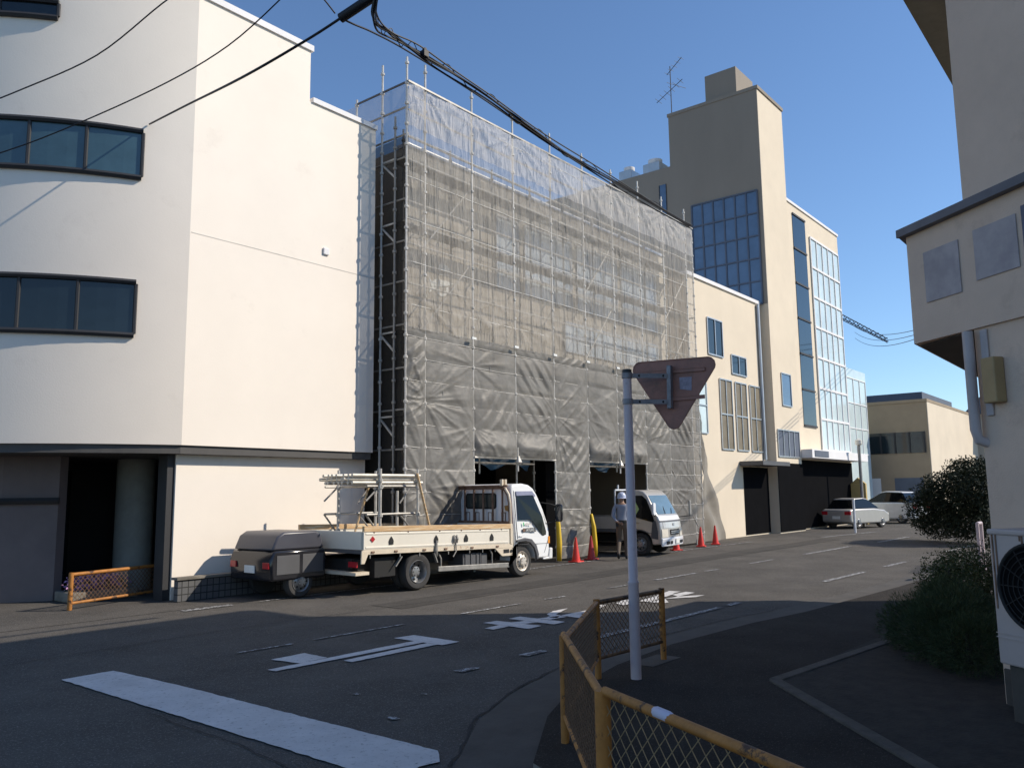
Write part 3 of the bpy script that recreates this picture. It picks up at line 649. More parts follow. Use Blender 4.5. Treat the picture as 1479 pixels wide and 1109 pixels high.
# ------------------------------------------------------------------ white flatbed truck
T1 = thing('flatbed_truck', 'white flatbed truck with rusty guard frame and wooden side rail parked before the scaffold', 'truck', (10.35, 10.5, 0), R(-2.5))
W1 = 1.86
def wheel(par, x, y0, r, w, m_rim, dish, zc=None, side=-1, studs=True):
    """y0 = outer face, tyre extends inward (+y when side=-1)"""
    zc = zc or r; s = -side
    t = MB(); t.lathe([(r*.62, y0+s*.012), (r*.72, y0), (r*.9, y0+s*.004), (r*.985, y0+s*.03), (r, y0+s*.06), (r, y0+s*(w-.05)), (r*.96, y0+s*(w-.01)), (r*.7, y0+s*w)], (x, 0, zc), 'y', 36, False)
    for k in range(4): pass
    o = t.build('wheel', M['rubber'], par, smooth='auto')
    rm = MB(); R_ = r*.64
    if dish > 0:
        rm.lathe([(R_, y0+s*.01), (R_*.96, y0-s*.004), (R_*.9, y0+s*.012), (R_*.86, y0+s*dish), (R_*.45, y0+s*(dish+.015)), (R_*.43, y0+s*(dish-.05)), (R_*.3, y0+s*(dish-.055)), (.002, y0+s*(dish-.055))], (x, 0, zc), 'y', 32, False)
    else:
        rm.lathe([(R_, y0+s*.01), (R_*.97, y0-s*.006), (R_*.88, y0+s*.004), (R_*.8, y0+s*.035), (R_*.62, y0-s*.005), (R_*.45, y0-s*.015), (R_*.42, y0-s*.04), (.002, y0-s*.045)], (x, 0, zc), 'y', 32, False)
    rim = rm.build('rim', m_rim, o, smooth='auto')
    h = MB()
    for k in range(8):
        t_ = 2*PI*k/8; yy = y0+s*(dish-.008) if dish > 0 else y0-s*.006; rr = R_*.66
        c = (x+rr*math.cos(t_), yy-s*.002, zc+rr*math.sin(t_)); h.lathe([(R_*.1, 0), (R_*.1, .004)], c, 'y', 10)
    for k in range(6):
        t_ = 2*PI*k/6; rr = R_*.33; yy = (y0+s*(dish-.06)) if dish > 0 else y0-s*.045
        h.lathe([(R_*.05, 0), (R_*.05, .012)], (x+rr*math.cos(t_), yy, zc+rr*math.sin(t_)), 'y', 6)
    h.build('wheel_hole', M['chassis'], o)
    return o
FX = 2.83
wheel(T1, 0.03, .03, .315, .19, M['rim'], .11); wheel(T1, 0.03, .25, .315, .18, M['rim'], .11)
wheel(T1, 0.03, W1-.03, .315, .19, M['rim'], .11, side=1); wheel(T1, FX, .05, .305, .18, M['rim_pale'], 0); wheel(T1, FX, W1-.05, .305, .18, M['rim_pale'], 0, side=1)
E0, E1 = -1.22, 2.5          # bed ends
def tilt(x): return .692-.024*(x+1.22)      # bed side lower edge
def bz(x, h): return tilt(x)+h
def strip(b, x0, x1, y0, y1, h0, h1):
    vs = [(x, y, bz(x, h)) for h in (h0, h1) for y in (y0, y1) for x in (x0, x1)]
    b.add(vs, [(0, 2, 3, 1), (4, 5, 7, 6), (0, 1, 5, 4), (2, 6, 7, 3), (0, 4, 6, 2), (1, 3, 7, 5)])
b = MB(); strip(b, E0, E1, .02, W1-.02, 0.0, .06); b.build('bed_floor', M['trim'], T1)
for y0, y1, nm in [(0, .035, 'near'), (W1-.035, W1, 'far')]:
    b = MB(); strip(b, E0+.02, E1-.1, y0, y1, .065, .355)
    s = -1 if nm == 'near' else 1; ya = y0 if s < 0 else y1
    for h in (.085, .31):    # pressed ribs
        strip(b, E0+.06, E1-.14, ya-.008 if s < 0 else ya, ya if s < 0 else ya+.008, h, h+.03)
    sp = b.build('side_panel', M['truck_white'], T1, bevel=.004)
    b = MB(); strip(b, E0+.02, E1-.02, y0-.012, y1+.012, .358, .45); b.build('side_rail', M['wood'], T1, bevel=.006)
    b = MB(); strip(b, E0, E1, y0-.004, y1, -.012, .062); b.build('bed_rail', M['cream_frame'], T1, bevel=.004)
    if nm == 'near':
        h = MB()
        for x in (-.62, .42, 1.18, 1.88):
            z = bz(x, .19); h.prism([(x-.045, z-.05), (x-.05, z+.01), (x-.03, z+.05), (x, z+.085), (x+.03, z+.05), (x+.05, z+.01), (x+.045, z-.05)], -.012, -.003, 'y')
        h.build('rope_hole', M['chassis'], sp)
        h = MB()
        for x in (-1.05, -.55, .1, .62, 1.3, 2.0): strip(h, x, x+.07, -.018, -.004, .01, .04)
        for x in (-1.0, -.25, .5, 1.05, 1.55, 2.15): strip(h, x, x+.02, -.012, -.001, .335, .352)
        h.build('hinge', M['rust'], sp)
        h = MB()
        for x in (.86, .93): h.tube([(x, -.02, bz(x, .12)), (x, -.03, bz(x, .2)), (x, -.018, bz(x, .27))], [.014, .024, .01], 8)
        h.tube([(.9, -.02, bz(.9, .13)), (.9, -.03, bz(.9, -.02)), (.82, -.03, bz(.82, -.12))], .012, 8); h.build('latch', M['galv_dull'], sp); h = MB(); h.tube([(.42, -.02, bz(.42, .18)), (.4, -.03, bz(.4, .0)), (.41, -.03, bz(.41, -.1))], [.016, .03, .012], 8)
        h.build('latch', M['galv_dull'], sp)
        h = MB(); x = -1.02; z = bz(x, .235); h.prism([(x-.05, z), (x, z-.05), (x+.05, z), (x, z+.05)], -.012, -.002, 'y'); h.build('warning_diamond', M['red_lens'], sp)
        h = MB(); h.prism([(1.98, bz(2, -.013)), (2.48, bz(2.48, -.013)), (2.48, .44), (2.18, .445)], 0, .02, 'y'); h.build('side_bracket', M['cream_frame'], T1, bevel=.004)
        h = MB(); h.box(2.22, 2.38, -.006, -.001, .5, .57); h.lathe([(.03, -.012), (.03, -.001)], (2.44, 0, .53), 'y', 12); h.build('bracket_opening', M['chassis'], T1)
        h = MB()
        for x in (-1.05, -.4, .05, .75, 1.3, 1.65, 2.0): h.tube([(x, .02, bz(x, -.01)), (x, .02, bz(x, -.075))], .008, 6)
        h.build('rope_hook', M['galv'], T1)
        h = MB(); h.prism([(E0-.02, bz(E0, .05)), (E0+.14, bz(E0, .04)), (E0+.04, bz(E0, -.16)), (E0-.03, bz(E0, -.16))], -.005, .02, 'y'); h.build('corner_bracket', M['cream_frame'], T1, bevel=.004)
b = MB(); strip(b, E0, E0+.035, .04, W1-.04, .065, .36); b.build('tailgate', M['truck_white'], T1, bevel=.004)
b = MB(); strip(b, E1-.08, E1, .0, W1, .0, .45); b.build('front_board', M['truck_white'], T1, bevel=.004)
b = MB(); b.box(E1-.08, E1-.02, -.013, .03, bz(2.5, .06), bz(2.5, .45)); b.build('corner_post', M['cream_frame'], T1, bevel=.004)
b = MB(); b.box(E0+.05, 3.4, .35, .5, .42, .6).box(E0+.05, 3.4, W1-.5, W1-.35, .42, .6).box(-.1, .16, .2, W1-.2, .25, .42).box(2.3, 3.5, .3, W1-.3, .34, .75).box(E0+.1, -.45, .25, W1-.25, .4, .58); b.build('chassis', M['chassis'], T1)
b = MB(); b.box(E0+.35, -.42, .12, .35, .28, .6); b.build('mudguard', M['chassis'], T1)
b = MB()
b.bar((-.34, .06, .6), (-.48, .06, .44), .06, .02); b.bar((.42, .06, .62), (.5, .06, .44), .05, .02)
b.build('mudguard_stay', M['galv_dull'], T1)
b = MB(); b.box(E0-.06, E0+.22, .1, W1-.1, .34, .39); b.build('rear_bumper', M['cream_frame'], T1)
b = MB(); b.box(E0-.03, E0-.005, .12, .34, .47, .56); b.build('tail_lamp', M['red_lens'], T1)
b = MB(); b.box(E0-.03, E0-.005, W1-.34, W1-.12, .47, .56); b.build('tail_lamp', M['red_lens'], T1)
# guard step rail and tank
b = MB(); b.bar((.5, .03, .325), (2.4, .03, .262), .03, .09); b.build('side_guard', M['galv_dull'], T1, bevel=.008)
b = MB()
for x in (.6, 1.95): b.tube([(x, .06, .32), (x, .06, .5), (x-.03, .08, .58), (x-.06, .12, .62)], .016, 8)
b.build('guard_stay', M['galv_dull'], T1)
b = MB(); b.box(1.2, 1.68, .1, .5, .3, .54)
for x in (1.25, 1.4, 1.55, 1.65): b.box(x, x+.03, .085, .1, .3, .54)
b.box(1.72, 1.88, .12, .45, .3, .52); b.build('fuel_tank', M['trim'], T1, bevel=.02)
# cab
def cabfn(p):
    q = Vector(p); t = max(0, q.z-1.04)
    c = W1/2; k = 1-.16*t/1.0
    q.y = c+(q.y-c)*k; return q
arch = [(FX+.40*math.cos(t), .30+.40*math.sin(t)) for t in [R(a) for a in range(10, 181, 14)]]
prof = [(2.575, .5), (2.575, 1.70), (2.6, 1.79), (2.66, 1.835), (2.95, 1.845), (3.14, 1.815), (3.27, 1.74), (3.36, 1.62), (3.5, 1.32), (3.585, 1.06), (3.63, .92), (3.645, .7), (3.635, .46), (3.60, .335), (3.25, .33)]+arch+[(2.575, .42)]
b = MB(); b.prism(prof, 0, W1, 'y', cabfn); cab = b.build('cab', M['cab_white'], T1, bevel=.035, smooth='auto', seg=3)
def sideplate(name, poly, m, par, y=-.004, th=.006, far=False):
    o = []
    for yy in ((y, y-th),):
        b = MB(); b.prism(poly, y, y+th+.0, 'y', cabfn); o.append(b.build(name, m, par))
    if far:
        b = MB(); b.prism(poly, W1-y-th, W1-y, 'y', cabfn); b.build(name, m, par)
    return o[0]
sideplate('side_window', [(2.70, 1.12), (2.70, 1.6), (2.73, 1.635), (3.2, 1.6), (3.25, 1.56), (3.44, 1.17), (3.535, .86), (3.53, .8), (3.44, .78), (3.40, .8), (3.2, 1.0), (3.1, 1.1), (3.06, 1.12)], M['carglass'], cab, far=True)
sideplate('window_visor', [(2.70, 1.6), (2.70, 1.69), (3.2, 1.69), (3.29, 1.6), (3.25, 1.565), (3.2, 1.61)], mat('visor_plastic', (.25, .25, .33), .2), cab, y=-.018, th=.012)
for nm, pts in [('door_seam', [(2.645, 1.7), (2.645, .75)]), ('door_seam', [(2.645, .64), (3.6, .62)]), ('door_seam', [(3.62, .74), (3.47, .44)])]:
    b = MB(); (xa, za), (xb, zb) = pts; p = cabfn((xa, -.001, za)); q = cabfn((xb, -.001, zb)); b.bar(p, q, .006, .008); b.build(nm, M['trim'], cab)
b = MB(); b.prism([(2.6, .73), (2.7, .745), (2.85, .765), (3.05, .73), (3.2, .6), (3.27, .42), (3.25, .32), (3.2, .32), (3.19, .42), (3.13, .55), (3.0, .66), (2.85, .7), (2.7, .69), (2.6, .69)], -.03, .02, 'y'); b.build('wheel_arch', M['trim'], cab, bevel=.01)
b = MB(); b.box(3.645, 3.72, .0, W1, .30, .52); b.prism([(3.42, .30), (3.7, .3), (3.7, .36), (3.42, .33)], -.012, .02, 'y'); b.prism([(3.60, .31), (3.72, .3), (3.73, .52), (3.64, .53)], -.015, .03, 'y'); b.build('front_bumper', M['cab_white'], T1, bevel=.02)
b = MB(); b.prism([(3.585, .62), (3.65, .62), (3.65, .76), (3.6, .76)], -.006, .06, 'y'); b.build('side_marker', M['amber'], cab)
# windscreen (front, seen edge-on) and rear window
def xfront(z): 
    pts = [(1.06, 3.585), (1.32, 3.5), (1.62, 3.36)]
    if z < 1.32: return 3.585+(z-1.06)/.26*(3.5-3.585)
    return 3.5+(z-1.32)/.3*(3.36-3.5)
vs = []; 
for z in (1.06, 1.32, 1.6):
    for y in (.06, W1-.06): p = cabfn((xfront(z)+.012, y, z)); vs.append(p)
MB().add(vs, [(0, 1, 3, 2), (2, 3, 5, 4)]).build('windscreen', M['windscreen'], cab)
def rrect(x0, x1, z0, z1, r, n=5):
    o = []
    for cx_, cz_, a0 in ((x1-r, z1-r, 0), (x0+r, z1-r, 90), (x0+r, z0+r, 180), (x1-r, z0+r, 270)):
        o += [(cx_+r*math.cos(R(a0+90*i/n)), cz_+r*math.sin(R(a0+90*i/n))) for i in range(n+1)]
    return o
b = MB(); b.prism(rrect(.5, 1.36, 1.34, 1.66, .06), 2.563, 2.574, 'x'); rw = b.build('rear_window_seal', M['chassis'], cab)
b = MB(); b.prism(rrect(.53, 1.33, 1.37, 1.63, .05), 2.559, 2.5625, 'x'); b.build('rear_window', glass('rear_glass', (.05, .06, .055), .08, .6), rw)
for x0 in (.25, .62, .98, 1.25): MB().box(2.568, 2.5745, x0, x0+.018, 1.08, 1.26).box(2.568, 2.5745, x0+.1, x0+.118, 1.08, 1.26).box(2.568, 2.5745, x0, x0+.118, 1.26, 1.275).build('pressed_panel', M['rust'], cab)
# door badge, lettering and small company mark
b = MB(); b.prism([(2.78, .885), (2.81, .88), (3.22, .87), (3.17, .955), (2.95, .955), (2.8, .945)], -.006, -.002, 'y'); bd = b.build('badge', M['trim'], cab, bevel=.001)
RX = Matrix.Rotation(R(90), 4, 'X')
b = MB(); b.lathe([(.04, -.012), (.04, -.006)], (2.83, 0, .916), 'y', 16); b.build('badge_disc', M['rust'], bd)
text_mesh('lettering', 'ATLAS', .085, Matrix.Translation((3.02, -.008, .912)) @ RX, M['plate'], bd)
b = MB(); b.box(2.81, 2.84, -.004, -.001, 1.0, 1.07); b.build('green_mark', mat('green_mark', (.1, .5, .2), .6), cab)
b = MB()
for k in range(5): b.box(2.87+k*.045, 2.9+k*.045, -.004, -.001, 1.015, 1.045+.01*(k % 2))
b.build('door_marking', mat('grey_mark', (.55, .52, .48), .6), cab)
b = MB(); b.box(2.69, 2.79, -.014, -.002, .79, .815); b.build('door_handle', M['cab_white'], cab)
# mirror on a stay
b = MB(); b.tube([(3.55, 0.02, 1.02), (3.72, -.1, 1.06), (3.8, -.14, 1.1)], .012, 6); b.tube([(3.46, .05, 1.45), (3.62, -.06, 1.42), (3.8, -.14, 1.36)], .012, 6); ms = b.build('mirror_stay', M['chassis'], cab)
b = MB(); b.prism(rrect(-.22, -.05, 1.05, 1.42, .06), 3.78, 3.84, 'x'); b.build('mirror', M['car_dark'], ms, bevel=.015, smooth='auto')
b = MB(); b.tube([(3.55, W1, 1.02), (3.75, W1+.18, 1.1), (3.78, W1+.24, 1.2)], .012, 6); ms = b.build('mirror_stay', M['chassis'], cab)
b = MB(); b.prism(rrect(W1+.14, W1+.3, 1.1, 1.42, .05), 3.76, 3.81, 'x'); b.build('mirror', M['cab_white'], ms, bevel=.012)
# rusty guard frame behind the cab
gx = 2.5
b = MB(); pts = [(gx, .06, bz(gx, .4)), (gx, .07, 1.45), (gx, .11, 1.62), (gx, .2, 1.735), (gx, .34, 1.775), (gx, W1-.34, 1.775), (gx, W1-.2, 1.735), (gx, W1-.11, 1.62), (gx, W1-.07, 1.45), (gx, W1-.06, bz(gx, .4))]
gf = b.tube(pts, .038, 10).build('guard_frame', M['rust'], T1, smooth='auto')
b = MB(); b.tube([(gx-.005, .055, bz(gx, .4)), (gx-.005, .064, 1.45), (gx-.005, .103, 1.625), (gx-.005, .19, 1.742)], .032, 10); b.build('guard_upright', M['cream_frame'], gf, smooth='auto')
for k in range(6):
    y = .27+k*(W1-.54)/5; MB().tube([(gx, y, bz(gx, .45)), (gx, y, 1.76)], .021, 8).build('guard_bar', M['rust'], gf, smooth='auto')
MB().tube([(gx, .08, bz(gx, .47)), (gx, W1-.08, bz(gx, .47))], .03, 8).build('guard_sill', M['rust'], gf)
for y in (.24, W1-.2): 
    b = MB(); b.box(gx-.07, gx+.07, y-.035, y+.035, 1.80, 1.82); b.box(gx-.07, gx-.03, y-.03, y+.03, 1.82, 1.93); b.box(gx+.03, gx+.07, y-.03, y+.03, 1.82, 1.93); b.build('load_stop', M['cream_frame'], gf)
MB().tube([(gx-.04, .1, 1.8), (gx-.04, W1-.1, 1.8)], .02, 8).build('guard_top_bar', M['rust'], gf)
b = MB(); b.prism([(.1, 1.28), (.22, 1.32), (.24, 1.4), (.12, 1.42)], gx+.02, gx+.07, 'x'); b.build('rag', mat('brown_rag', (.3, .17, .05), .9), gf)

T1M = chain(T1)
def t1(p): return T1M @ Vector(p)
# load on the flatbed: tube rack, pipe bundle, plank, tarp
rk = thing('pipe_rack', 'galvanised scaffold frame standing on the flatbed carrying a bundle of pipes', 'rack', t1((-.9, .3, bz(-.9, .06))))
b = None
ry = [.22, 1.4]
for x in (-.68, .18):
    for y in ry:
        b = MB(); b.tube([t1((x, y, bz(x, .062))), t1((x, y, 2.1))], .024, 8)
        for z in (1.02, 1.3, 1.78, 1.9): 
            p = t1((x, y, z)); b.lathe([(.025, -.03), (.045, -.025), (.045, .025), (.025, .03)], p, 'z', 8)
        b.build('post', M['galv'], rk, True, smooth='auto')
for x in (-.23,):
    b = MB(); b.tube([t1((x, .3, bz(x, .062))), t1((x, .3, 1.72))], .024, 8); p = t1((x, .3, 1.32)); b.lathe([(.025, -.03), (.045, -.025), (.045, .025), (.025, .03)], p, 'z', 8); b.build('post', M['galv'], rk, True, smooth='auto')
for y in ry:
    b = MB()
    for z in (1.32, 1.8): b.tube([t1((-.95, y+.03, z)), t1((.25, y+.03, z))], .02, 8)
    b.tube([t1((-.95, y+.05, 1.32)), t1((-.66, y+.05, .98))], .016, 6); b.tube([t1((-.2, y+.05, 1.3)), t1((.14, y+.05, .98))], .016, 6); b.tube([t1((-.95, y+.05, 1.55)), t1((-.68, y+.05, 1.78))], .016, 6); b.tube([t1((-.2, y+.05, 1.5)), t1((.02, y+.05, 1.75))], .016, 6)
    b.build('brace', M['galv_dull'], rk, True)
for x in (-.68, .18): MB().tube([t1((x+.02, ry[0]-.05, 1.8)), t1((x+.02, ry[1]+.08, 1.8))], .022, 8).build('crossbar', M['galv'], rk, True)
k = 0
for row in range(3):
    for c in range(7):
        y = .27+c*.13+(row % 2)*.05; z = 1.86+row*.062; x0 = -1.26+random.uniform(-.04, .04); x1 = .26+random.uniform(-.06, .08)
        b = MB(); b.tube([(x0, 0, 0), (x1, 0, 0)], .03, 10); b.lathe([(.022, x0-.001), (.022, x0+.001)], (0, 0, 0), 'x', 8)
        o = b.build('scaffold_pipe', mat('pipe_cream', (.62, .58, .5), .5, .2, var=.2, scale=5) if k == 0 else bpy.data.materials['pipe_cream'], smooth='auto')
        o.matrix_world = T1M @ Matrix.Translation((0, y, z)); k += 1
        tag(o, 'pale steel pipe in the bundle laid across the rack on the flatbed', 'pipe', 'pipes on the flatbed rack')
b = MB(); b.bar(t1((.02, .06, 2.02)), t1((.47, .1, bz(.47, .07))), .045, .02); tag(b.build('wooden_batten', M['wood']), 'thin wooden batten leaning against the pipe rack on the flatbed', 'batten')
b = MB(); b.bar(t1((-1.1, .5, bz(-1.1, .07))), t1((-.75, .45, 1.78)), .04, .02); tag(b.build('wooden_batten', M['wood']), 'dull wooden batten behind the posts at the rear end of the flatbed', 'batten')
vs = []; fs = []
for i in range(25):
    for j in range(9):
        x = .3+1.95*i/24; y = .1+.9*j/8; vs.append((x, y, bz(x, .07)+max(0, .36*max(0, math.sin(PI*j/8))**.5*(.8+.25*math.sin(i*.8+j)))))
for i in range(24):
    for j in range(8): q = i*9+j; fs.append((q, q+1, q+10, q+9))
o = MB().add(vs, fs).build('load_tarpaulin', mat('load_tarp', (.07, .1, .26), .55, var=.25, scale=5), smooth=True); o.matrix_world = T1M
tag(o, 'blue tarpaulin bundle lying in the flatbed behind the rusty guard frame', 'tarpaulin')

# ------------------------------------------------------------------ silver flatbed truck leaving the opening
fw = Vector((math.sin(R(7)), -math.cos(R(7)), 0)); T2ang = math.atan2(fw.y, fw.x)
W2 = 1.5
T2 = thing('small_truck', 'silver flatbed truck with a blue reflecting windscreen nosing out of the right opening', 'truck', (19.12, 11.2, 0), T2ang)
# local: x forward (0 at front axle), y=0 right side (near, man's side), +y to the truck's left
def t2(p): return chain(T2) @ Vector(p)
def cab2(p):
    q = Vector(p); t = max(0, q.z-.9); c = W2/2; q.y = c+(q.y-c)*(1-.13*t); 
    f = max(0, q.x-.25); q.x -= .16*f*abs((q.y-c)/c)**3; return q
arch2 = [(.0+.36*math.cos(R(a)), .29+.36*math.sin(R(a))) for a in range(5, 181, 16)]
prof2 = [(-.62, .45), (-.62, 1.58), (-.57, 1.665), (-.4, 1.7), (-.02, 1.69), (.1, 1.66), (.22, 1.55), (.44, 1.18), (.56, 1.0), (.62, .88), (.655, .7), (.67, .5), (.66, .3), (.4, .27)]+arch2+[(-.62, .35)]
def prism_n(b, poly, ya, yb, fn, n=10):
    vs = []; fs = []; k = len(poly)
    for i in range(n+1):
        y = ya+(yb-ya)*i/n
        for p in poly: vs.append(fn((p[0], y, p[1])))
    for i in range(n):
        for j in range(k): j2 = (j+1) % k; fs.append((i*k+j, i*k+j2, (i+1)*k+j2, (i+1)*k+j))
    fs.append(tuple(range(k))); fs.append(tuple(range(n*k, (n+1)*k))[::-1]); b.add(vs, fs)
b = MB(); prism_n(b, prof2, 0, W2, cab2); cb2 = b.build('cab', M['silver'], T2, bevel=.03, smooth='auto', seg=3)
def front_patch(name, y0, y1, zx, m, par, off=.008, n=8):
    vs = []; fs = []
    for (x, z) in zx:
        for i in range(n+1): y = y0+(y1-y0)*i/n; q = cab2((x, y, z)); q.x += off; vs.append(q)
    for j in range(len(zx)-1):
        for i in range(n): k = j*(n+1)+i; fs.append((k, k+1, k+n+2, k+n+1))
    o = MB().add(vs, fs).build(name, m, par); md = o.modifiers.new('solid', 'SOLIDIFY'); md.thickness = .006; return o
front_patch('windscreen', .07, W2-.07, [(.52, 1.06), (.44, 1.18), (.33, 1.37), (.22, 1.55)], M['windscreen'], cb2)
front_patch('bonnet_band', .02, W2-.02, [(.612, .90), (.585, .95), (.55, 1.015)], M['cab_white'], cb2, off=.004)
front_patch('dark_band', .02, W2-.02, [(.625, .865), (.61, .9)], M['trim'], cb2, off=.012)
front_patch('nose_panel', .14, W2-.14, [(.655, .7), (.64, .78), (.628, .85)], mat('nose_silver', (.66, .64, .6), .3, .3), cb2, off=.006)
for y0, y1 in ((.03, .33), (W2-.33, W2-.03)): front_patch('headlight', y0, y1, [(.672, .47), (.668, .58), (.658, .68)], M['lamp'], cb2, off=.012)
front_patch('grille', .48, W2-.42, [(.672, .52), (.665, .66)], M['chassis'], cb2, off=.01)
for z in (.555, .6): front_patch('grille_bar', .5, W2-.44, [(.668, z), (.666, z+.02)], M['alu'], cb2, off=.022)
front_patch('emblem', W2/2-.05, W2/2+.06, [(.64, .75), (.632, .82)], M['alu'], cb2, off=.022)
b = MB(); vs = []
prism_n(b, [(.66, .24), (.70, .24), (.715, .44), (.66, .46)], 0, W2, cab2); bp = b.build('bumper', M['car_white'], T2, bevel=.015)
for y0, y1 in ((.18, .34), (.4, .52), (W2-.52, W2-.4), (W2-.34, W2-.18)): front_patch('fog_recess', y0, y1, [(.708, .29), (.713, .37)], M['chassis'], bp, off=.012)
front_patch('number_plate', W2/2-.03, W2/2+.22, [(.71, .29), (.717, .42)], M['plate'], bp, off=.02)
b = MB(); b.prism([(.33, .45), (.57, .42), (.57, .62), (.5, .9), (.4, .9)], -.004, .0, 'y', lambda p: cab2(p)); b.build('corner_panel', M['trim'], cb2)
def sp2(name, poly, m, y=-.006, th=.005, far=False):
    b = MB(); b.prism(poly, y, y+th, 'y', cab2); o = b.build(name, m, cb2)
    if far: b = MB(); b.prism(poly, W2-y-th, W2-y, 'y', cab2); b.build(name, m, cb2)
    return o
sp2('side_window', [(-.5, 1.02), (-.5, 1.55), (.08, 1.55), (.2, 1.45), (.36, 1.12), (.46, .9), (.4, .86), (-.1, .98)], M['carglass'], far=True)
sp2('hi_vis_vest', [(-.3, 1.1), (-.16, 1.48), (.0, 1.2), (-.1, 1.03)], M['hi_vis'], y=-.0075, th=.001)
sp2('door_seam', [(-.52, .5), (-.52, 1.0), (-.505, 1.0), (-.505, .5)], M['trim'])
sp2('door_seam', [(-.45, .77), (.4, .55), (.4, .565), (-.45, .785)], M['trim'])
sp2('door_marking', [(-.3, .84), (.0, .83), (.0, .845), (-.3, .855)], mat('tan_mark', (.4, .3, .15), .6))
sp2('door_handle', [(-.48, .9), (-.38, .89), (-.38, .91), (-.48, .92)], M['trim'])
for s, yy in ((-1, 0), (1, W2)):
    b = MB()
    if s < 0: b.tube([(.42, .03, 1.02), (.46, -.06, 1.05), (.46, -.1, 1.12)], .012, 6)
    else: b.tube([(.48, W2-.05, .95), (.7, W2+.2, .98), (.74, W2+.3, .98), (.74, W2+.32, 1.1)], .014, 6)
    st = b.build('mirror_stay', M['chassis'], cb2)
    b = MB()
    if s < 0: b.prism(rrect(-.2, -.03, 1.04, 1.36, .06), .44, .5, 'x')
    else: b.prism(rrect(W2+.25, W2+.37, 1.0, 1.4, .04), .72, .77, 'x')
    b.build('mirror', M['car_white'] if s < 0 else M['galv_dull'], st, bevel=.015)
b = MB(); b.bar(cab2((.54, .5, 1.07)), cab2((.4, .68, 1.26)), .012); b.bar(cab2((.54, .95, 1.07)), cab2((.44, 1.2, 1.2)), .012); b.build('wiper', M['chassis'], cb2)
wheel(T2, 0, .04, .29, .18, M['rim'], 0); wheel(T2, 0, W2-.04, .29, .18, M['rim'], 0, side=1)
wheel(T2, -2.4, .04, .29, .18, M['rim'], .1); wheel(T2, -2.4, W2-.04, .29, .18, M['rim'], .1, side=1)
MB().box(-3.4, .5, .4, W2-.4, .32, .52).build('chassis', M['chassis'], T2)
MB().box(-3.5, -.68, 0, W2, .6, .68).build('bed_floor', M['trim'], T2)
for y0 in (0, W2-.03): MB().box(-3.5, -.68, y0, y0+.03, .68, 1.0).build('side_panel', M['silver'], T2, bevel=.005)
b = MB()
for y in (.1, W2-.1): b.tube([(-.72, y, .68), (-.72, y, 1.68)], .025, 8)
b.tube([(-.72, .1, 1.7), (-.72, W2-.1, 1.7)], .025, 8); b.tube([(-.72, .3, 1.7), (-.72, .3, 1.84)], .025, 6); b.tube([(-.72, W2-.3, 1.7), (-.72, W2-.3, 1.84)], .025, 6); b.build('guard_frame', M['car_white'], T2, smooth='auto')

# ------------------------------------------------------------------ traffic cones
def make_cone(m, lab):
    t = thing('traffic_cone', lab, 'traffic cone', (0, 0, 0), 0, 'red cones along the scaffold'); t.scale = (.82, .82, .84)
    b = MB(); b.box(-.17, .17, -.17, .17, 0, .035); b.build('base', m, t, bevel=.012)
    MB().lathe([(.125, .035), (.12, .06), (.03, .66), (.026, .69), (.01, .695)], (0, 0, 0), 'z', 20).build('body', m, t, smooth='auto')
    return t
c0 = make_cone(M['cone'], 'bright red traffic cone left of the dark red cone, nearest the yellow post pad'); c0.location = (16.62, 11.5, 0)
cd = make_cone(M['cone_dark'], 'dark red traffic cone between the bright cone and the walking man'); cd.location = (17.4, 11.58, 0)
for x, y, lab in [(21.3, 11.3, 'red traffic cone half hidden behind the bumper of the silver truck'), (23.05, 11.4, 'red traffic cone in front of the flared sheet at the right end of the scaffold'), (24.2, 11.48, 'rightmost red traffic cone, just past the scaffold end')]:
    c = copy_tree(c0); c.location = (x, y, 0); c.rotation_euler = (0, 0, random.uniform(0, 1)); c['label'] = lab

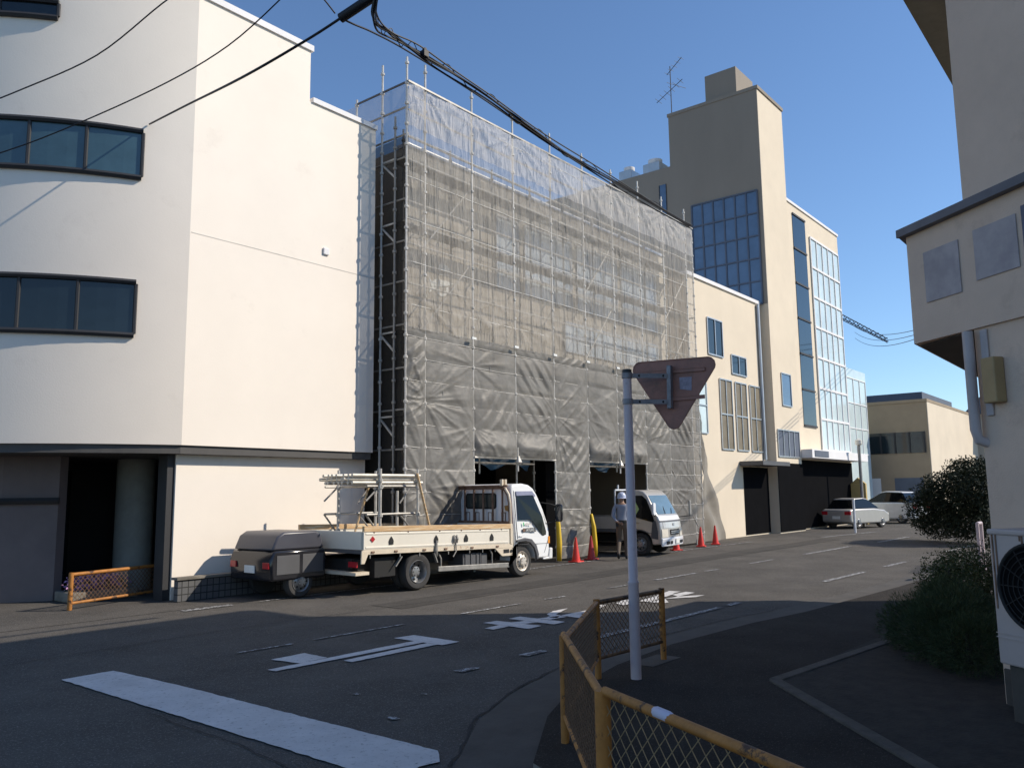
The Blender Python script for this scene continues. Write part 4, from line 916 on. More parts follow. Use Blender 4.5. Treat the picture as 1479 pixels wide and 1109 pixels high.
# ------------------------------------------------------------------ walking man
def build_person(px, py, rz, H=1.6):
    s = H/1.72
    P = {}; E = []
    def v(n, x, y, z, r, r2=None): P[n] = ((x*s, y*s, z*s), (r*s, (r2 or r)*s))
    # local: +y is walking direction, x right
    v('pelvis', 0, 0, .93, .15, .115); v('waist', 0, .01, 1.06, .14, .105); v('chest', 0, .03, 1.26, .165, .115); v('should', 0, .04, 1.40, .13, .09); v('neck', 0, .05, 1.49, .055); v('head', 0, .07, 1.58, .075, .085); v('crown', 0, .075, 1.66, .07, .08)
    for sd, n in ((-1, 'l'), (1, 'r')):
        v('sh'+n, sd*.185, .03, 1.385, .068); 
        if sd < 0: v('el'+n, -.25, -.06, 1.13, .05); v('wr'+n, -.13, -.1, .98, .034); v('hd'+n, -.08, -.115, .955, .03, .04)
        else: v('el'+n, .25, .02, 1.12, .05); v('wr'+n, .2, .2, .98, .034); v('hd'+n, .19, .26, .965, .03, .04)
        for f in range(4):
            b0 = P['hd'+n][0]; b0 = [c/s for c in b0]
            dx = .055 if sd < 0 else -.01; dy = -.005 if sd < 0 else .06
            v(f'f{n}{f}', b0[0]+dx, b0[1]+dy, b0[2]+.03-.02*f, .011); v(f'g{n}{f}', b0[0]+dx*1.7, b0[1]+dy*1.6, b0[2]+.01-.02*f, .009)
        v('t'+n, P['hd'+n][0][0]/s+.02, P['hd'+n][0][1]/s+.03, P['hd'+n][0][2]/s+.045, .012)
        v('hip'+n, sd*.09, 0, .88, .098)
    v('knl', -.1, .1, .5, .068); v('anl', -.11, -.3, .2, .045); v('hel', -.11, -.34, .15, .045); v('tol', -.11, -.24, .045, .035)
    v('knr', .09, .12, .49, .068); v('anr', .09, .08, .09, .046); v('her', .09, .04, .05, .045); v('tor', .09, .25, .035, .035)
    ch = [('pelvis', 'waist'), ('waist', 'chest'), ('chest', 'should'), ('should', 'neck'), ('neck', 'head'), ('head', 'crown')]
    for n in 'lr':
        ch += [('should', 'sh'+n), ('sh'+n, 'el'+n), ('el'+n, 'wr'+n), ('wr'+n, 'hd'+n), ('hd'+n, 't'+n), ('pelvis', 'hip'+n), ('hip'+n, 'kn'+n), ('kn'+n, 'an'+n), ('an'+n, 'he'+n), ('he'+n, 'to'+n)]
        for f in range(4): ch += [('hd'+n, f'f{n}{f}'), (f'f{n}{f}', f'g{n}{f}')]
    keys = list(P); me = bpy.data.meshes.new('person_frame'); me.from_pydata([P[k][0] for k in keys], [(keys.index(a), keys.index(b_)) for a, b_ in ch], [])
    o = bpy.data.objects.new('person_frame', me); COL.objects.link(o)
    o.modifiers.new('skin', 'SKIN'); o.modifiers.new('sub', 'SUBSURF').levels = 2; o.modifiers['sub'].render_levels = 2
    for i, k in enumerate(keys):
        sv = me.skin_vertices[0].data[i]; sv.radius = P[k][1]; sv.use_root = (k == 'pelvis')
    dg = bpy.context.evaluated_depsgraph_get(); me2 = bpy.data.meshes.new_from_object(o.evaluated_get(dg)); bpy.data.objects.remove(o)
    ms = [M['skin'], M['shirt'], M['trouser'], M['shoe']]
    me2.materials.clear(); [me2.materials.append(m) for m in ms]
    for p in me2.polygons:
        c = p.center/s; p.use_smooth = True
        if c.z > 1.45 and abs(c.x) < .13: k = 0
        elif c.z > .99: k = 1
        elif c.z < .11 or (c.x < 0 and c.z < .19 and c.y < -.2): k = 3
        else: k = 2
        if (c.y < -.085 and .9 < c.z < 1.01 and c.x < .03) or (c.y > .2 and .9 < c.z < 1.03): k = 0
        p.material_index = k
    t = thing('person', 'man in white helmet, pale blue work shirt and brown trousers walking past the silver truck', 'person', (px, py, 0), rz)
    ob = bpy.data.objects.new('body', me2); COL.objects.link(ob); ob.parent = t
    b = MB(); b.lathe([(.118, 1.60), (.145, 1.605), (.118, 1.62), (.116, 1.67), (.1, 1.72), (.07, 1.755), (.03, 1.77), (.002, 1.772)], (0, .07, 0), 'z', 20)
    b.prism([(-.09, .17), (-.06, .235), (.06, .235), (.09, .17)], 1.6, 1.612, 'z')
    b.v = [(x*s, y*s, z*s) for x, y, z in b.v]; b.build('helmet', M['helmet'], t, smooth='auto')
    b = MB(); b.lathe([(.145, .96), (.16, .965), (.16, 1.03), (.145, 1.035)], (0, 0, 0), 'z', 20); b.v = [(x*s, y*s*.8, z*s) for x, y, z in b.v]
    b.box(-.17*s, -.1*s, -.12*s, -.02*s, .86*s, 1.0*s); b.build('tool_belt', M['belt'], t, bevel=.01)
    # face: eyes, nose, ears
    b = MB(); b.box(-.035*s, -.02*s, .145*s, .155*s, 1.595*s, 1.603*s).box(.02*s, .035*s, .145*s, .155*s, 1.595*s, 1.603*s); b.build('eyes', M['shoe'], ob)
    return t
build_person(17.76, 10.88, R(-60))

# ------------------------------------------------------------------ triangular road sign seen from behind
sg = thing('road_sign', 'back of a triangular traffic sign on a pale lilac pole behind the orange railing', 'road sign', (6.49, 3.88, 0.03))
MB().lathe([(.047, .03), (.047, .84), (.05, .85), (.05, .86), (.042, .87), (.040, 2.68)], (6.49, 3.88, 0), 'z', 20).build('pole', M['pole'], sg, True, smooth='auto')
MB().lathe([(.044, 2.68), (.044, 2.76), (.03, 2.765)], (6.49, 3.88, 0), 'z', 16).build('pole_cap', M['dark_trim'], sg, True, smooth='auto')
_n = Vector((math.cos(R(5)), math.sin(R(5)), 0))
def on(x, y, p0, n): d = camray(x, y); return _C+d*((Vector(p0)-_C).dot(n)/d.dot(n))
S0 = Vector((6.78, 3.50, 2.5))
sx = Vector((-math.sin(R(5)), math.cos(R(5)), 0))
A_, B_, C_ = [on(x, y, S0+_n*.06, _n) for x, y in ((906, 525), (1042, 514), (974, 628))]
def rounded(P3, r=.07, n=6):
    out = []
    for i in range(3):
        p = P3[i]; a = (P3[i-1]-p).normalized(); c = (P3[(i+1) % 3]-p).normalized(); ang = a.angle(c); L = r/math.tan(ang/2); ctr = p+(a+c).normalized()*(r/math.sin(ang/2))
        s = (p+a*L-ctr); e = (p+c*L-ctr)
        for k in range(n+1): out.append(ctr+s.slerp(e, k/n) if False else ctr+(s.lerp(e, k/n)).normalized()*r)
    return out
tri = rounded([A_, C_, B_])
b = MB(); nb = len(tri); b.add([p for p in tri]+[p+_n*.004 for p in tri], [tuple(range(nb)), tuple(range(nb, 2*nb))[::-1]]+[(i, (i+1) % nb, nb+(i+1) % nb, nb+i) for i in range(nb)])
plate = b.build('sign_plate', M['sign_back'], sg, True)
b = MB(); b.add([p+_n*.0055 for p in tri], [tuple(range(nb))]); b.build('sign_face', M['sign_red'], plate, True)
rim = MB(); rim.tube(tri+[tri[0]], .006, 6, False); rim.build('rolled_edge', M['sign_back'], plate, True, smooth='auto')
for y0 in (538, 578):
    a0 = on(927, y0+2, S0+_n*.05, _n); a1 = on(1018, y0-5, S0+_n*.05, _n)
    MB().bar(a0, a1, .012, .03).bar(a0+zup*.018, a1+zup*.018, .02, .004).build('stiffener', M['sign_back'], plate, True)
st0 = on(967, 528, S0+_n*.02, _n); st1 = on(968, 590, S0+_n*.02, _n)
MB().bar(st0, st1, .04, .055, _n).build('strut', M['bracket'], sg, True, bevel=.004)
MB().box(-.1, .09, -.004, .0, -.075, .075).build('sticker', M['sticker'], None) if False else None
pc = [on(x, y, S0+_n*.056, _n) for x, y in ((981, 545), (999, 544), (999, 564), (982, 562))]
MB().quad(*pc).build('sticker', M['sticker'], plate, True)
for y0 in (542.5, 580):
    z = on(910, y0, (6.49, 3.88, 0), fwd0).z
    p0_ = Vector((6.49, 3.88, z)); p1_ = on(965, y0+1, S0, _n); p1_.z = z
    d = (p1_-p0_).normalized()
    MB().bar(p0_+d*.03-zup*0, p1_, .014, .042).build('bracket_arm', M['bracket'], sg, True)
    MB().lathe([(.05, z-.024), (.05, z+.024)], (6.49, 3.88, 0), 'z', 16).build('pole_clamp', M['bracket'], sg, True)
    for q in (p0_+d*.11, p1_-d*.05): MB().lathe([(.012, -.012), (.012, .012)], q, 'y', 8).build('bolt', M['chassis'], sg, True)
    b = MB(); q = p1_+d*.01; b.bar(q-zup*.03, q+zup*.03, .03, .03); b.build('clamp_plate', M['bracket'], sg, True)

# ------------------------------------------------------------------ foreground orange railing
fr = thing('corner_railing', 'worn orange safety railing with rusty wire mesh bending round the pavement corner', 'railing', (4.6, 3.3, .03))
PA, PB_, PC_, PD, PE = (7.37, 4.09), (6.30, 4.15), (4.60, 3.30), (3.31, 2.16), (2.05, -.295)
panel(fr, PA, PB_, .2, .68, M['orange'], M['orange_dark'], .062, .004, True, .058, .021)
panel(fr, PB_, PC_, .2, .68, M['orange'], M['orange'], .062, .004, True, .056, .021, postA=False)
panel(fr, PC_, PD, .2, .72, M['orange'], M['orange'], .062, .004, True, .074, .021, postA=False)
panel(fr, PD, PE, .2, .75, M['orange'], M['orange'], .088, .003, True, .066, .022, postA=False, mw=mat('pale_wire', (.36, .25, .13), .6, .2, var=.3, scale=20))
# peeled patch on the near top rail
d = (Vector((*PE, .75))-Vector((*PD, .75))).normalized()
b = MB(); b.tube([Vector((*PD, .754))+d*t for t in (.39, .44, .53, .6)], [.004, .0235, .0235, .004], 10); b.build('peeled_patch', mat('peeled_paint', (.55, .52, .62), .6), fr, True, smooth=True)

# ------------------------------------------------------------------ corner building on the right (in shade)
rb = thing('corner_building', 'grey stucco corner building with a projecting sign canopy at the right edge', 'building', (7.36, 1.19, 0))
cd_ = Vector((-.616, -.788, 0)); cn = Vector((-.788, .616, 0))     # along the splayed wall / its outward normal
K0 = Vector((7.36, 1.19, 0))
def along(s, off=0, z=0): return K0+cd_*s+cn*off+zup*z
def poly_prism(b, pts, z0, z1): b.prism([(p.x, p.y) for p in pts], z0, z1, 'z')
far = Vector((15.0, 1.19, 0))
b = MB(); poly_prism(b, [along(0), along(9), along(9)+Vector((9, -7, 0)), Vector((15.0, -5, 0)), far], 0, 2.9); b.build('ground_floor_wall', M['grey_wall'], rb, True)
b = MB(); poly_prism(b, [along(0), along(9), along(9)+Vector((9, -7, 0)), Vector((14.4, -5, 0)), Vector((14.4, 1.19, 0))], 3.86, 8.0); b.build('upper_wall', M['grey_wall'], rb, True)
b = MB(); poly_prism(b, [K0+Vector((-.3, 1.09, 0)), along(9)+Vector((-.3, 1.09, 0)), along(9)+Vector((9, -7, 0)), Vector((14.43, -5, 0)), Vector((14.43, 2.28, 0))], 8.0, 8.18); b.build('roof_eave', M['eave'], rb, True)
# canopy with sign boards
cz0, cz1 = 2.9, 3.86; OUT = 2.14
p_a = Vector((7.74, 1.72, 0))
c_in = [p_a, p_a+cd_*8, along(9)+Vector((9, -7, 0)), Vector((15.2, -5, 0)), Vector((15.2, 1.72, 0))]
b = MB(); poly_prism(b, c_in, cz0, cz1); b.build('canopy', M['grey_wall'], rb, True)
ca = rb.children[-1]
b = MB(); b.bar(p_a+cn*.02+zup*(cz1+.035)+Vector((.02, .03, 0)), p_a+cd_*7+cn*.02+zup*(cz1+.035), .1, .07); b.bar(p_a+cn*.0+zup*(cz1+.034)+Vector((0, .01, 0)), Vector((15.2, 1.73, cz1+.034)), .09, .066); b.build('coping', M['coping'], ca, True)
b = MB(); poly_prism(b, [p_a+Vector((.1, -.03, 0)), Vector((15.1, 1.69, 0)), Vector((15.1, 1.2, 0)), K0+Vector((.02, .01, 0))], cz0-.012, cz0-.002); b.build('soffit', M['soffit'], ca, True)
def board(s0, s1, z0, z1, m, par, nm, th=.03, o0=.003):
    b = MB(); a = p_a+cd_*s0; c = p_a+cd_*s1
    vs = [q+cn*o+zup*z for z in (z0, z1) for o in (o0, o0+th) for q in (a, c)]
    b.add(vs, [(0, 2, 3, 1), (4, 5, 7, 6), (0, 1, 5, 4), (2, 6, 7, 3), (0, 4, 6, 2), (1, 3, 7, 5)]); return b.build(nm, m, par, True, bevel=.012)
for s0, s1, z0, z1 in [(.2, .6, 3.22, 3.66), (.76, 1.18, 3.27, 3.68)]: board(s0, s1, z0, z1, M['signpanel'], ca, 'sign_board', .008)
board(1.23, 1.55, 3.3, 3.72, M['signnavy'], ca, 'sign_board', .008)
# downpipe, meter box, strip, air conditioner
pp_ = along(.03, .03)
MB().tube([Vector((pp_.x+.06, pp_.y-.06, 1.98)), Vector((pp_.x-.002, pp_.y+.03, 2.02)), Vector((pp_.x-.01, pp_.y+.045, 2.1)), Vector((pp_.x-.01, pp_.y+.045, cz0-.02))], .04, 16).build('downpipe', M['pipe'], rb, True, smooth='auto')
b = MB()
def wallbox(s0, s1, o0, o1, z0, z1, nm, m, bev=.01):
    b = MB(); vs = [along(s, o, z) for z in (z0, z1) for o in (o0, o1) for s in (s0, s1)]
    b.add(vs, [(0, 2, 3, 1), (4, 5, 7, 6), (0, 1, 5, 4), (2, 6, 7, 3), (0, 4, 6, 2), (1, 3, 7, 5)]); return b.build(nm, m, rb, True, bevel=bev)
wallbox(.14, .27, .002, .1, 2.29, 2.64, 'lamp_box', M['boxtan'])
wallbox(.07, .14, .001, .02, 2.2, 2.88, 'wall_strip', M['pipe'])
wallbox(.02, 6, .001, .02, 0, .3, 'plinth', M['concrete'])
acl = thing('air_conditioner', 'pale rust streaked outdoor air conditioner with a round black fan grille behind the hedge', 'air conditioner', (6.8, 1.0, 0.03))
# front plane of the unit: through (8.72,1.44) along cd_
A0 = K0+cn*.36+cd_*.36
def acp(s, o, z): return A0+cd_*s+cn*o+zup*z
def acbox(s0, s1, o0, o1, z0, z1, nm, m, par=acl, bev=.012):
    b = MB(); vs = [acp(s, o, z) for z in (z0, z1) for o in (o0, o1) for s in (s0, s1)]
    b.add(vs, [(0, 2, 3, 1), (4, 5, 7, 6), (0, 1, 5, 4), (2, 6, 7, 3), (0, 4, 6, 2), (1, 3, 7, 5)]); return b.build(nm, m, par, True, bevel=bev)
cas = acbox(0, .85, -.32, 0, .42, 1.33, 'casing', M['ac'])
acbox(-.01, .86, -.33, .012, 1.315, 1.355, 'top_lid', M['ac'], cas); acbox(.0, .85, .001, .006, .6, .607, 'panel_seam', M['ac'], cas, 0); acbox(.0, .85, .001, .006, .63, .635, 'panel_seam', M['ac'], cas, 0)
b = MB()
for i in range(29):
    pass
ring = [acp(.37+.3*math.cos(t), .012, .97+.29*math.sin(t)) for t in [2*PI*i/40 for i in range(41)]]
b.add(ring[:-1], [tuple(range(40))]); gr = b.build('fan_opening', M['black'], cas, True)
b = MB(); b.tube(ring, .014, 8, False)
for k in range(1, 7):
    q = k/7; b.tube([acp(.37+.3*q*math.cos(t), .02, .97+.29*q*math.sin(t)) for t in [2*PI*i/32 for i in range(33)]], .004, 5, False)
for k in range(12): t = 2*PI*k/12; b.bar(acp(.37, .018, .97), acp(.37+.3*math.cos(t), .018, .97+.29*math.sin(t)), .006)
b.build('fan_grille', M['chassis'], gr, True)
for s in (.05, .65): acbox(s, s+.14, -.3, -.03, .03, .42, 'foot', M['concrete'])
b = MB()
for s, z0, z1 in [(.03, .8, 1.315), (.06, .95, 1.315), (.27, 1.28, 1.315), (.29, 1.26, 1.315)]: b.bar(acp(s, .003, z0), acp(s, .003, z1), .012, .004, cn)
b.build('rust_streak', M['rust'], cas, True)

# ------------------------------------------------------------------ hedges and trees
hd = thing('juniper_hedge', 'low dark juniper bush spreading in front of the air conditioner', 'bush', (9.1, 1.95, .03))
leaves([(9.35, 2.2, .27, .5, .4, .30), (8.85, 1.85, .28, .55, .42, .32), (8.5, 1.55, .25, .5, .4, .28), (10.1, 2.1, .33, .65, .38, .33), (9.3, 1.85, .40, .5, .36, .27), (9.75, 2.35, .16, .4, .3, .22)], 52000, .018, 11, needle=True, shell=.6).build('foliage', M['leaf'], hd, True)
for x, y in ((9.0, 1.85), (9.5, 2.05), (8.6, 1.65), (10.0, 2.1)): MB().tube([(x, y, .03), (x+.04, y+.02, .4)], [.03, .012], 6).build('stem', M['soil'], hd, True)
hd2 = thing('clipped_shrub', 'rounder leafy shrub behind the juniper at the foot of the downpipe', 'bush', (11.2, 2.35, .04))
leaves([(11.3, 2.25, .48, .7, .45, .42), (10.8, 2.1, .46, .5, .4, .4), (12.2, 2.25, .5, .7, .45, .45)], 14000, .032, 12, shell=.45).build('foliage', M['leaf2'], hd2, True)
for x, y in ((11.2, 2.4), (10.8, 2.2), (12.1, 2.4)): MB().tube([(x, y, .04), (x+.04, y+.02, .7)], [.03, .012], 6).build('stem', M['soil'], hd2, True)
def tree(name, lab, x, y, ells, n, size, seed, trunk_h, m, r=.09):
    t = thing(name, lab, 'tree', (x, y, 0.0)); b = MB()
    b.tube([(x, y, 0), (x+.05, y, trunk_h*.5), (x-.03, y+.05, trunk_h)], [r, r*.8, r*.5], 8)
    for e in ells: b.tube([(x, y, trunk_h*.75), ((x+e[0])/2, (y+e[1])/2, (trunk_h+e[2])/2), (e[0], e[1], e[2])], [r*.45, r*.3, r*.12], 6)
    b.build('trunk', M['soil'], t, True); leaves(ells, n, size, seed, shell=.35).build('crown', m, t, True); return t
tree('evergreen_tree', 'dark dense evergreen filling the far right kerb down to the ground', 28.3, 4.2, [(28.2, 4.7, 1.6, 1.3, 1.0, .8), (28.9, 5.8, 1.45, 1.1, .9, .75), (27.8, 4.1, .9, 1.0, .8, .8), (28.8, 5.0, 2.2, .9, .9, .4), (28.4, 5.2, .6, 1.1, .8, .55), (29.4, 6.5, 1.0, .8, .7, .7), (29.0, 6.1, .5, .8, .7, .45)], 34000, .085, 21, 1.6, M['leafdark'])
tree('street_bush', 'dark roadside bush casting a shadow on the far lane, behind the hedge', 19.5, 2.9, [(19.5, 2.9, .8, .9, .6, .6), (20.5, 2.8, .9, .8, .55, .7)], 4000, .06, 22, .7, M['leafdark'], .05)
b = MB(); b.tube([(17.2, 3.0, 0.03), (17.2, 3.0, 1.0)], .03, 8); b.tube([(17.55, 3.0, 0.03), (17.55, 3.0, 1.0)], .03, 8); b.tube([(17.2, 3.0, 1.0), (17.55, 3.0, 1.0)], .03, 8)
tag(b.build('barrier_hoop', M['pole'], smooth='auto'), 'small pale steel hoop barrier beyond the shrub at the right kerb', 'barrier')

# ------------------------------------------------------------------ street side beyond the scaffold
bl = thing('low_shop_building', 'low cream rendered building between the scaffold and the tall tower', 'building', (26, 12.4, 0))
YB = 12.5
b = MB(); b.box(25.0, 31.2, YB, 22, 0, 8.95); b.build('wall', M['tower_lit'], bl, True)
MB().box(24.95, 31.2, YB-.06, 22, 8.95, 9.08).build('parapet_cap', M['white_wall2'], bl, True)
wgrid(26.4, 27.6, 6.4, 7.7, 2, 1, YB, bl, M['win_dark'], M['alu']); wgrid(28.3, 29.6, 5.9, 6.6, 2, 1, YB, bl, M['win_dark'], M['alu'])
wgrid(25.3, 26.1, 3.6, 5.5, 1, 2, YB, bl, M['cyan_glass'], M['alu'])
for x in (27.2, 28.5, 29.8): wgrid(x, x+1.0, 3.1, 5.6, 2, 2, YB, bl, mat('brown_blind', (.2, .16, .1), .5, var=.2) if x == 27.2 else bpy.data.materials['brown_blind'], M['alu'])
MB().tube([(30.9, YB-.07, 2.8), (30.9, YB-.07, 8.9)], .07, 8).build('downpipe', M['alu'], bl, True)
MB().box(28.9, 31.2, YB-.02, YB-.002, 0.05, 2.5).build('shop_shade_sheet', M['black'], bl, True)  # flat black sheet, shade inside the shop put into its colour
MB().box(28.6, 31.2, YB-.9, YB-.021, 2.55, 2.7).build('shop_canopy', M['trim'], bl, True)
tw = thing('tower_building', 'tall cream tower with shade painted on its side wall and blue glazing behind the low shop', 'building', (32.5, 13, 0))
TX = 31.3
b = MB(); b.box(TX, 34.0, 12.15, 16.2, 0, 18.0); b.build('tower_wall', M['tower_lit'], tw, True)
MB().box(TX-.02, TX-.002, 12.17, 16.2, 9, 18.0).build('side_shade_sheet', M['tower'], tw, True)  # thin darker sheet, painted shade on the face turned from the sun
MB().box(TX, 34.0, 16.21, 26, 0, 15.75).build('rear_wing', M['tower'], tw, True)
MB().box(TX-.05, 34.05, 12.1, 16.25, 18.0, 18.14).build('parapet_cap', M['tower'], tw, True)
MB().box(TX+.2, 33.3, 13.1, 14.5, 18.15, 19.4).build('stair_house', M['tower'], tw, True)
wgv = MB()
gw = MB().box(TX-.035, TX-.021, 12.35, 15.25, 9.0, 13.7).build('glazing', M['win_sky'], tw, True)
f = MB()
for i in range(7): y = 12.35+2.9*i/6; f.box(TX-.07, TX-.036, y-.03, y+.03, 9.0, 13.7)
for j in range(6): z = 9.0+4.7*j/5; f.box(TX-.075, TX-.0365, 12.35, 15.25, z-.03, z+.03)
f.build('mullion', M['slate'], gw, True)
wv = MB().box(TX-.03, TX-.021, 16.45, 16.72, 13.6, 15.0).build('window', M['win_sky'], tw, True) if False else MB().box(TX-.012, TX-.002, 16.45, 16.75, 13.5, 15.0).build('window', M['win_sky'], tw, True)
MB().box(TX-.03, TX-.013, 16.42, 16.45, 13.5, 15.0).box(TX-.03, TX-.013, 16.75, 16.78, 13.5, 15.0).build('window_frame', M['dark_trim'], wv, True)
for j in range(4): wgrid(32.2, 33.2, 5.0+j*3.1, 6.3+j*3.1, 1, 1, 12.15, tw, M['win_sky'], M['alu']) if j == 0 else None
MB().box(TX+.02, 33.98, 12.12, 12.148, .05, 2.7).build('shop_shade_sheet', M['black'], tw, True)  # black sheet as painted shop shade
wgrid(31.5, 33.8, 2.95, 4.0, 4, 1, 12.15, tw, M['slate'], M['alu'])
for y, z, r, lab in [(17.2, 15.75, .32, 'round topped cooling unit on the lower roof of the tower building'), (18.55, 15.75, .25, 'small pale cooling unit on the lower roof edge, left of the round topped one')]:
    t = thing('roof_unit', lab, 'cooling unit', (TX+.5, y, z), 0, 'rooftop cooling units'); MB().box(TX+.1, TX+.9, y-r*1.3, y+r*1.3, z, z+.45).build('casing', M['alu'], t, True, bevel=.02); MB().lathe([(r*.9, z+.45), (r*.9, z+.5), (r, z+.55), (r, z+.68), (r*.8, z+.7)], (TX+.5, y, 0), 'z', 16).build('fan_drum', M['white_wall2'], t, True, smooth='auto')
an = thing('roof_antenna', 'thin television antenna mast on the roof of the tall tower', 'antenna', (TX+.1, 16.1, 18.0))
MB().tube([(TX+.1, 16.08, 18.1), (TX+.1, 16.08, 20.4)], .022, 6).build('mast', M['dark_trim'], an, True)
b = MB(); b.bar((TX-.1, 15.4, 20.5), (TX+.2, 16.3, 20.1), .02); b.bar((TX+.1, 15.5, 19.6), (TX+.1, 16.8, 18.9), .02); b.bar((TX-.4, 16.0, 19.4), (TX+.6, 15.6, 19.4), .014)
for k in range(6): q = Vector((TX+.1, 15.6, 19.55)).lerp(Vector((TX+.1, 16.7, 18.95)), k/5); b.bar(q-Vector((.3, 0, 0)), q+Vector((.3, 0, 0)), .012)
for k in range(5): q = Vector((TX-.08, 15.45, 20.48)).lerp(Vector((TX+.18, 16.25, 20.12)), k/4); b.bar(q-Vector((.18, -.05, 0)), q+Vector((.18, -.05, 0)), .01)
b.build('antenna_elements', M['dark_trim'], an, True)
gb = thing('glass_building', 'cream building with a dark vertical window strip and pale glass bays beyond the tower', 'building', (38, 12.6, 0))
MB().box(34.02, 41.8, 12.5, 24, 0, 14.3).build('wall', M['tower_lit'], gb, True)
MB().box(34.02, 41.85, 12.45, 24, 14.3, 14.42).build('parapet_cap', M['white_wall2'], gb, True)
ds = MB().box(35.5, 37.1, 12.48, 12.498, 4.4, 13.9).build('window_strip', M['win_dark'], gb, True)
f = MB()
for j in range(7): f.box(35.5, 37.1, 12.44, 12.479, 4.4+j*1.58-.04, 4.4+j*1.58+.04)
f.build('spandrel', M['dark_trim'], ds, True)
cg = MB().box(37.6, 41.6, 12.47, 12.498, 3.4, 13.3).build('glass_bay', M['cyan_glass'], gb, True)
f = MB()
for i in range(6): f.box(37.6+i*.8-.03, 37.6+i*.8+.03, 12.43, 12.469, 3.4, 13.3)
for j in range(8): f.box(37.6, 41.6, 12.425, 12.468, 3.4+j*1.41-.05, 3.4+j*1.41+.05)
f.build('mullion', M['white_wall2'], cg, True)
MB().box(34.1, 41.7, 12.47, 12.498, .05, 2.9).build('shop_shade_sheet', M['black'], gb, True)  # black sheet again, painted shade of the shop front
cnp = MB().box(34.02, 41.7, 11.7, 12.46, 2.95, 3.3).build('shop_canopy', M['white_wall2'], gb, True)
MB().box(34.3, 36, 11.68, 11.698, 3.0, 3.26).build('canopy_panel', M['slate'], cnp, True)
ab = thing('annex_building', 'pale low annex with a slim white spire at the end of the glass building', 'building', (43, 12.6, 0))
MB().box(41.87, 45.4, 12.6, 22, 0, 7.7).build('wall', M['cyan_glass'], ab, True)
MB().lathe([(.3, 7.7), (.22, 8.6), (.1, 9.9), (.02, 10.6), (.012, 11.8)], (42.4, 12.95, 0), 'z', 10).build('spire', M['white_wall2'], ab, True, smooth='auto')
wgrid(42.1, 45.2, 3.4, 7.2, 3, 3, 12.6, ab, M['cyan_glass'], M['white_wall2'])
# distant buildings closing the street
tb = thing('tan_building', 'tan two storey building with a dark window band closing the end of the street', 'building', (47, 12, 0))
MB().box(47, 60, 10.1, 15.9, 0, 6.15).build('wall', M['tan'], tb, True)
MB().box(47.02, 60, 10.06, 10.099, 0, 6.15).build('sunlight_sheet', M['tower_lit'], tb, True)  # thin cream sheet, sunlight on this side put into the colour
MB().box(46.95, 60.05, 10.04, 15.95, 6.15, 6.3).build('parapet_cap', M['tan'], tb, True)
w = MB().box(46.97, 46.998, 10.3, 13.9, 3.5, 4.6).build('window_band', M['win_dark'], tb, True)
f = MB()
for i in range(6): f.box(46.93, 46.969, 10.3+i*.72-.04, 10.3+i*.72+.04, 3.5, 4.6)
f.build('window_frame', M['dark_trim'], w, True)
MB().box(46.97, 46.998, 12.6, 13.1, .1, 2.2).build('door', M['white_wall2'], tb, True); MB().box(46.97, 46.998, 10.5, 11.9, .1, 2.2).build('garage_door', M['slate'], tb, True); MB().box(46.97, 46.998, 13.6, 15.2, .1, 2.4).build('garage_door', M['win_dark'], tb, True)
MB().box(48, 49.2, 13.8, 14.6, 6.3, 6.9).build('roof_hut', M['white_wall2'], tb, True)
hs = thing('gabled_house', 'cream house with a slate blue gabled roof at the far right, beyond the evergreen', 'house', (64, 9.5, 0))
MB().box(61, 70, 7.6, 10.6, 0, 6.5).build('wall', M['tower_lit'], hs, True)
b = MB(); b.prism([(7.2, 6.4), (10.9, 6.4), (9.1, 8.2)], 60.6, 70.4, 'x'); b.build('roof', M['slate'], hs, True)
bk = thing('distant_block', 'distant slate roofed block rising behind the tan building', 'building', (72, 20, 0)); MB().box(68, 78, 15, 25, 0, 8.3).build('wall', M['tan'], bk, True); MB().box(67.8, 78.2, 14.8, 25.2, 8.3, 8.9).build('roof', M['slate'], bk, True)
def px_pt0(x, y, depth): d = camray(x, y); return _C+d*(depth/d.dot(fwd0))
cr = thing('tower_crane', 'distant lattice crane jib above the tan building roofs', 'crane', (150, 36, 0))
b = MB(); b.bar(Vector(px_pt0(1192, 470, 160)), Vector(px_pt0(1192, 705, 160)), 1.6)
b.build('mast', M['slate'], cr, True)
j0, j1 = Vector(px_pt0(1195, 447, 160)), Vector(px_pt0(1282, 492, 150)); b = MB(); dj = (j1-j0)
for o in (Vector((0, 0, .6)), Vector((.5, .3, -.4)), Vector((-.5, -.3, -.4))): b.bar(j0+o, j1+o*.6, .16)
for k in range(14):
    q0 = j0+dj*(k/14); q1 = j0+dj*((k+1)/14); b.bar(q0+Vector((0, 0, .6)), q1+Vector((.4, .2, -.4)), .1); b.bar(q0+Vector((.4, .2, -.4)), q1+Vector((0, 0, .6)), .1)
b.build('jib', M['slate'], cr, True)
